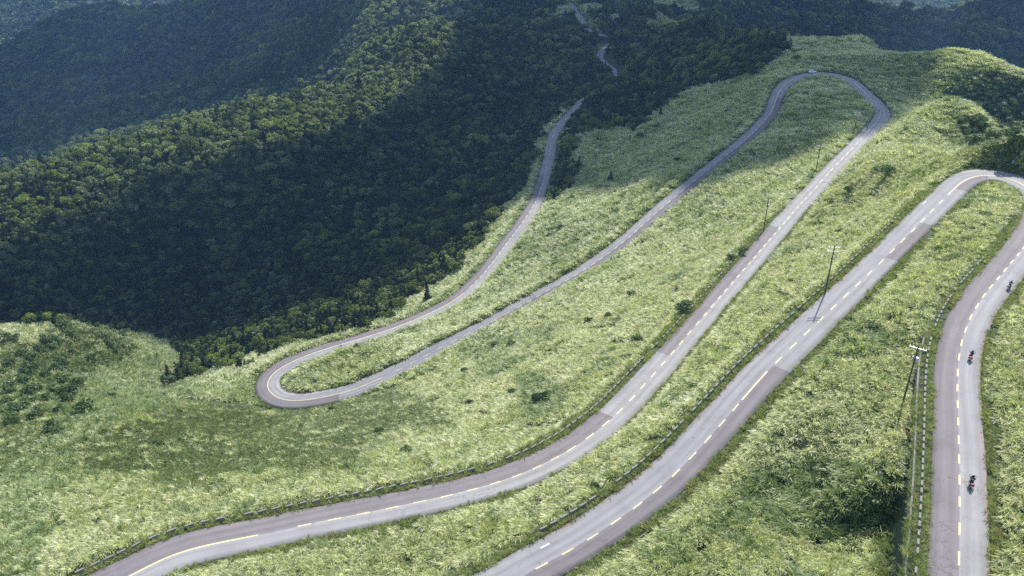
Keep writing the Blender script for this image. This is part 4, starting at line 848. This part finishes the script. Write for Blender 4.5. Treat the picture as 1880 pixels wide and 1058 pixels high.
# ---------------------------------------------------------------- vehicles
def motorcycle(loc, rz, label, box_m, lean=0.0):
    o = empty('motorcycle', loc, rz); o.rotation_euler = (0, lean, rz); tag(o, label, 'motorcycle')
    for y in (-.72, .76):
        wl = MB().torus((0, y, .31), .235, .02, 20, 6)
        for a in range(5): wl.cyl((0, y, .31), (0, y+.23*math.cos(a*1.257), .31+.23*math.sin(a*1.257)), .018, None, 6)
        wl = wl.cyl((-.07, y, .31), (.07, y, .31), .05).build('wheel', M_CHROME, o, True); MB().torus((0, y, .31), .255, .06 if y > 0 else .08, 28, 10).build('tyre', M_RUB, wl, True)
    MB().box((0, -.02, .46), (.30, .46, .34), bev=.05).box((0, .12, .62), (.20, .60, .10), rx=.25, bev=.03).box((0, -.42, .50), (.08, .62, .09), bev=.02).cyl((-.20, .02, .42), (.20, .02, .42), .12).build('engine', [M_BLACK], o)
    MB().ell((0, .18, .84), (.17, .30, .15), -.15).build('fuel_tank', M_BLACK, o, True)
    MB().box((0, -.26, .78), (.30, .52, .10), bev=.04, taper=(.85, .95)).box((0, -.60, .83), (.24, .30, .10), rx=.15, bev=.04).build('seat', M_BLACK, o)
    MB().box((0, -.86, .90), (.40, .30, .22), bev=.05, taper=(.9, .9)).build('tail_box', box_m, o); MB().box((.27, -.58, .62), (.14, .42, .30), bev=.04).box((-.27, -.58, .62), (.14, .42, .30), bev=.04).build('pannier', box_m, o)
    MB().box((0, -1.02, .74), (.16, .03, .08), bev=.01).build('tail_light', M_TAIL, o); MB().box((0, -1.00, .60), (.18, .015, .13)).build('number_plate', M_WHITE, o)
    for x in (-.1, .1): MB().cyl((x, .76, .31), (x*.9, .50, .98), .028, .024, 8).build('fork', M_CHROME, o, True)
    MB().box((0, .78, .64), (.13, .44, .03), rx=-.1, bev=.012).build('front_mudguard', M_BLACK, o)
    MB().ell((0, .60, .98), (.19, .17, .17)).build('fairing', M_BLACK, o, True); MB().ell((0, .74, .95), (.10, .06, .09)).build('headlight', M_LAMP, o, True); MB().box((0, .60, 1.20), (.30, .03, .24), rx=.6, bev=.01).build('windscreen', M_GLASS, o)
    hb = MB().cyl((-.38, .46, 1.04), (-.12, .52, 1.02), .018, None, 8).cyl((.38, .46, 1.04), (.12, .52, 1.02), .018, None, 8).cyl((-.12, .52, 1.02), (.12, .52, 1.02), .018, None, 8).build('handlebar', M_BLACK, o)
    for x in (-1, 1): MB().cyl((x*.28, .50, 1.04), (x*.40, .56, 1.22), .010, None, 6).ell((x*.43, .56, 1.25), (.085, .02, .05)).build('mirror', M_BLACK, hb, True)
    MB().cyl((.20, .0, .34), (.22, -.84, .46), .045, .06, 10).build('exhaust', M_CHROME, o, True)
    return o
def bicycle(loc, rz, label, fm):
    o = empty('bicycle', loc, rz); tag(o, label, 'bicycle')
    for y in (-.5, .52):
        wl = MB().torus((0, y, .34), .315, .010, 24, 5)
        for a in range(10): wl.cyl((0, y, .34), (0, y+.31*math.cos(a*.628), .34+.31*math.sin(a*.628)), .003, None, 4)
        wl = wl.build('wheel', M_STEEL, o); MB().torus((0, y, .34), .33, .016, 28, 6).build('tyre', M_RUB, wl, True)
    f = MB()
    for a, b in (((0, -.5, .34), (0, -.12, .30)), ((0, -.12, .30), (0, -.22, .84)), ((0, -.5, .34), (0, -.2, .78)), ((0, -.2, .80), (0, .36, .84)), ((0, -.12, .30), (0, .38, .74)), ((0, .35, .92), (0, .52, .34))): f.cyl(a, b, .018, None, 8)
    f.build('frame', fm, o, True); MB().ell((0, -.24, .91), (.06, .13, .03)).build('saddle', M_BLACK, o, True)
    MB().cyl((-.21, .40, .96), (.21, .40, .96), .014, None, 8).cyl((-.21, .40, .96), (-.21, .50, .92), .014, None, 8).cyl((.21, .40, .96), (.21, .50, .92), .014, None, 8).build('handlebar', M_BLACK, o, True)
    c = MB().cyl((-.03, -.12, .30), (.03, -.12, .30), .09, None, 16).cyl((.06, -.12, .30), (.09, .02, .42), .012).cyl((-.06, -.12, .30), (-.09, -.22, .18), .012).build('crank', M_STEEL, o)
    for x in (-1, 1): MB().box((x*.11, (.02 if x > 0 else -.22), (.42 if x > 0 else .19)), (.08, .09, .02)).build('pedal', M_BLACK, c)
    return o
def on_road(px, py, lo=0., hi=1e9):
    h = hit(px, py); s = s_at(px, py, lo, hi); p, n = road_pt(s); t = np.array([np.interp(s, RS, tg[:, 0]), np.interp(s, RS, tg[:, 1])])
    for _ in range(6):                       # slide along the road until the spot lies abreast
        d = h[:2]-p[:2]; al = d@t/np.hypot(*t); s += al*.8; p, n = road_pt(s); t = np.array([np.interp(s, RS, tg[:, 0]), np.interp(s, RS, tg[:, 1])])
    off = float((h[:2]-p[:2])@n); z = p[2]+float(crown_z(np.array(off), s)); rz = math.atan2(t[1], t[0])-math.pi/2
    return (p[0]+n[0]*off, p[1]+n[1]*off, z), rz
MJ = [M_JACK, M_TROU, M_SKIN, M_BLACK, M_BLACK, M_JACK]
for i, (px, py, bm_, pt, l1, l2) in enumerate(((1779.5, 894, M_MAROON, (M_WHITE, -.05), 'black motorcycle with a maroon tail box, lowest of the three on the right hand road', 'rider in black with a large white back patch on the lowest motorcycle'),
        (1778.5, 661.5, M_ORANGE, (M_PURP, 0), 'black motorcycle with bright orange luggage boxes in the middle of the three', 'rider all in black on the motorcycle with orange luggage'),
        (1851, 532, M_MAROON, (M_WHITE, .06), 'black motorcycle farthest up the right hand road near the edge of the photo', 'rider in black with a small white patch farthest up the right hand road'))):
    loc, rz = on_road(px, py, 0, S_H1); ln = (.10, .16, .08)[i]
    motorcycle(loc, rz, l1, bm_, ln); rider('moto', MJ, l2, loc, rz, M_BLACK, pt, ln)
for i, (px, py, jm, hm, fm, rv, lo, l1, l2) in enumerate(((626.5, 638.8, M_WHITE, M_WHITE, M_STEEL, 1, S_H4, 'pale bicycle beside the solid yellow line above the lower left hairpin', 'cyclist in a white top and helmet riding above the lower left hairpin'),
        (1613.3, 209, M_JACK, M_BLACK, M_BLACK, 0, S_R3a, 'dark bicycle at the sharpest point of the upper bend', 'cyclist in dark clothes at the sharpest point of the upper bend'),
        (1591.5, 238.8, M_TROU, M_BLACK, M_BLACK, 1, S_R3a, 'dark bicycle near the pole inside the upper hairpin', 'cyclist in dark clothes near the pole inside the upper hairpin'))):
    loc, rz = on_road(px, py, lo); rz += math.pi*rv
    bicycle(loc, rz, l1, fm); rider('bike', [jm, M_PURP, M_SKIN, M_SKIN, M_BLACK, M_SKIN if i == 0 else jm], l2, loc, rz, hm)

def car(loc, rz):
    o = empty('car', loc, rz); tag(o, 'white car driving round the upper hairpin', 'car')
    W_ = .90
    prof = [(-2.12, .38, .62), (-2.16, .62, .72), (-2.05, .98, .84), (-1.2, 1.0, .90), (0, .98, .92), (.9, .96, .91), (1.75, .82, .86), (2.08, .66, .76), (2.12, .40, .62)]
    secs = []
    for y, zt, hw in prof: secs.append([(-hw, y, .26), (-hw-.0, y, .45), (-hw, y, zt-.12), (-hw*.9, y, zt), (hw*.9, y, zt), (hw, y, zt-.12), (hw, y, .45), (hw, y, .26)])
    MB().loft(secs).build('body', M_CARP, o, True)
    cab = []
    for y, z0, z1, h0, h1 in ((-2.0, .94, 1.02, .80, .76), (-1.72, .96, 1.36, .82, .66), (-1.2, .97, 1.48, .83, .64), (-.3, .97, 1.52, .83, .64), (.25, .96, 1.47, .83, .64), (.95, .93, 1.00, .80, .72)):
        cab.append([(-h0, y, z0-.05), (-h1, y, z1-.04), (-h1*.85, y, z1), (h1*.85, y, z1), (h1, y, z1-.04), (h0, y, z0-.05)])
    MB().loft(cab).build('roof', M_CARP, o, True)
    for x in (-1, 1):
        for ys in (((-1.62, -.95)), ((-.87, -.12)), ((-.04, .55))):
            y0, y1 = ys; zt = [1.42 if y < .2 else 1.28 for y in ys]; zt = [1.40 if -1.4 < y < .2 else (1.26 if y < 0 else 1.22) for y in ys]
            V = []
            for y, z in ((y0, 1.02), (y1, 1.02), (y1, zt[1]), (y0, zt[0])):
                f = (z-.93)/.55; xx = x*(.835-.17*f); V += [(xx, y, z), (xx+x*.012, y, z)]
            b = MB(); b.loft([[V[0], V[2], V[4], V[6]], [V[1], V[3], V[5], V[7]]]); b.build('side_window', M_GLASS, o)
    MB().loft([[(-.66, .36, 1.43), (.66, .36, 1.43), (.74, .88, 1.06), (-.74, .88, 1.06)], [(-.66, .40, 1.46), (.66, .40, 1.46), (.74, .92, 1.09), (-.74, .92, 1.09)]]).build('windscreen', M_GLASS, o)
    MB().loft([[(-.62, -1.76, 1.36), (.62, -1.76, 1.36), (.70, -1.99, 1.05), (-.70, -1.99, 1.05)], [(-.62, -1.80, 1.37), (.62, -1.80, 1.37), (.70, -2.03, 1.06), (-.70, -2.03, 1.06)]]).build('rear_window', M_GLASS, o)
    for x in (-1, 1):
        for y in (-1.32, 1.32):
            wl = MB().cyl((x*.80, y, .32), (x*.93, y, .32), .20, None, 16).build('wheel', M_STEEL, o); MB().torus((x*.84, y, .32), .25, .085, 24, 8).build('tyre', M_RUB, wl, True)
        MB().box((x*.62, 2.07, .66), (.34, .12, .14), bev=.03).build('headlight', M_LAMP, o); MB().box((x*.66, -2.13, .78), (.24, .08, .22), bev=.03).build('tail_light', M_TAIL, o)
        MB().box((x*1.0, .62, 1.02), (.18, .10, .13), bev=.03).build('mirror', M_CARP, o)
    MB().box((0, 2.13, .46), (1.1, .06, .20), bev=.02).build('grille', M_BLACK, o); MB().box((0, -2.18, .40), (1.3, .06, .16), bev=.02).build('rear_bumper', M_BLACK, o); MB().box((0, -2.20, .62), (.44, .02, .15)).build('number_plate', M_WHITE, o)
    return o
loc, rz = on_road(1491, 134.5, S_R3a+60, S_H3+60); car(loc, rz+math.pi)

# pale board half hidden on the bank above the right hairpin
b = hit(1858, 305); o = empty('roadside_board', tuple(b), R(15)); tag(o, 'pale teal roadside board half hidden in grass above the right hairpin', 'sign')
MB().box((0, 0, 1.15), (.75, .05, .95), bev=.02).build('panel', M_TEAL, o); MB().cyl((0, .05, -.3), (0, .05, 1.5), .035).build('post', M_STEEL, o)

# ---------------------------------------------------------------- unseen clouds high above, outlined to cast the shade on valley and hills
SHADOW = [(-2500,606),(0,600),(60,590),(130,584),(250,606),(330,640),(420,612),(520,582),(600,556),(700,515),(800,468),(860,425),(905,388),(950,366),(1000,358),(1060,352),(1130,338),(1200,336),(1277,349),(1345,319),(1421,300),(1464,280),(1498,261),(1530,246),(1560,238),(1590,241),(1622,236),(1640,212),(1665,190),(1690,160),(1700,120),(1735,86),(1800,60),(1900,110),(3000,300),(3000,-2500),(-2500,-2500)]
LITB = [(-300,480),(-200,380),(0,300),(200,240),(400,190),(560,160),(600,100),(640,50),(700,-40),(860,-40),(835,80),(775,160),(665,225),(500,280),(320,335),(160,405),(0,470)]
LITR = [(1600,-80),(1620,12),(1690,34),(1780,26),(1830,-5),(1900,-5),(2100,-60)]
ZC = Z0+620
M_CLOUD = mat('cloud', (0.85, 0.85, 0.85), 1.0, 0, 0)
def shaded(X, Y):
    Z = gz_at(X, Y)+1.5; px, py, zc = project(np.c_[X, Y, Z]); jx = 14*fbm(X, Y, 30, 80)*500/np.maximum(zc, 200); jy = 8*fbm(X, Y, 30, 81)*500/np.maximum(zc, 200)
    px = px+jx; py = py+jy
    s = (inpoly(px, py, SHADOW) | ((px > 1690) & (Y > 620) & (Y < 2000))) & ~inpoly(px, py, LITB) & ~inpoly(px, py, LITR) & (Y > 150) & ~((Y > 1900) & (px > 1560)) & ~((Y > 2500) & (px < 420))
    return s, Z
ico = bmesh.new(); bmesh.ops.create_icosphere(ico, subdivisions=2, radius=1.0); ICV = np.array([v.co[:] for v in ico.verts]); ICF = np.array([[v.index for v in f.verts] for f in ico.faces]); ico.free()
h_ = np.hypot(ICV[:, 0], ICV[:, 1])+1e-9; ICV[:, :2] *= (h_/((np.abs(ICV[:, 0])**8+np.abs(ICV[:, 1])**8)**.125+1e-9))[:, None]; ICV[:, :2] *= 1.0; h2_ = np.max(np.abs(ICV[:, :2]), 1); ICV[:, :2] *= (np.minimum(1, h2_*1.5)/np.maximum(h2_, 1e-6))[:, None]*1.0
def cloud(x0, x1, y0, y1, cell, ybands, label):
    xs = np.arange(x0, x1, cell); ys = np.arange(y0, y1, cell); X, Y = np.meshgrid(xs, ys)
    s, Z = shaded(X.ravel(), Y.ravel()); s = s.reshape(X.shape); Z = Z.reshape(X.shape); parts = []
    B = 8; done = np.zeros(s.shape, bool)
    for q, rr in ((8, 4.3), (4, 2.16), (2, 1.1), (1, .58)):
        for j in range(0, s.shape[0]-q+1, q):
            for i in range(0, s.shape[1]-q+1, q):
                if s[j:j+q, i:i+q].all() and not done[j:j+q, i:i+q].any():
                    done[j:j+q, i:i+q] = True; jj = j+(q-1)/2; i2 = i+(q-1)/2; parts.append((xs[0]+i2*cell, ys[0]+jj*cell, Z[int(jj), int(i2)], rr*cell))
    V = []; Fa = []
    for k, (x, y, z, r) in enumerate(parts):
        t = (ZC-z)/SUND.z; c = np.array([x+SUND.x*t, y+SUND.y*t, ZC]); r2 = r*rng.uniform(1.0, 1.06)
        V.append(ICV*np.array([r2, r2, min(r2*.5, 14)])*(1+rng.normal(0, .03, (len(ICV), 1)))+c); Fa.append(ICF+len(ICV)*k)
    o = link('cloud', mesh_np('cloud', np.vstack(V), np.vstack(Fa), [M_CLOUD], True)); tag(o, label, None, None, 'structure'); print('cloud', len(parts))
cloud(-420, 420, 170, 1000, 8.0, None, 'white cloud overhead whose shadow lies on the wooded valley')
cloud(-1800, 1800, 1000, 4400, 34.0, None, 'farther white cloud shading the distant slopes')
cloud(-1800, -424, 170, 1000, 24.0, None, 'white cloud to the left shading the valley'); cloud(424, 1400, 170, 1000, 24.0, None, 'white cloud to the right shading the far side of the hills')

# ---------------------------------------------------------------- haze in the valley air
hz = MB().box((0, 2000, (float(gz.min())-1+Z0+6)/2), (9400, 9600, Z0+6-float(gz.min())+1)).build('haze', [], None); tag(hz, kind='stuff', label='blue haze in the valley air', cat='haze')
hm_ = bpy.data.materials.new('haze_air'); hm_.use_nodes = True; nt_ = hm_.node_tree; nt_.nodes.remove(nt_.nodes['Principled BSDF']); pv_ = nt_.nodes.new('ShaderNodeVolumePrincipled')
pv_.inputs['Color'].default_value = (.30, .56, 1.0, 1); pv_.inputs['Density'].default_value = 0.000094; pv_.inputs['Anisotropy'].default_value = .2
nt_.links.new(pv_.outputs[0], nt_.nodes['Material Output'].inputs['Volume']); hz.data.materials.clear(); hz.data.materials.append(hm_)
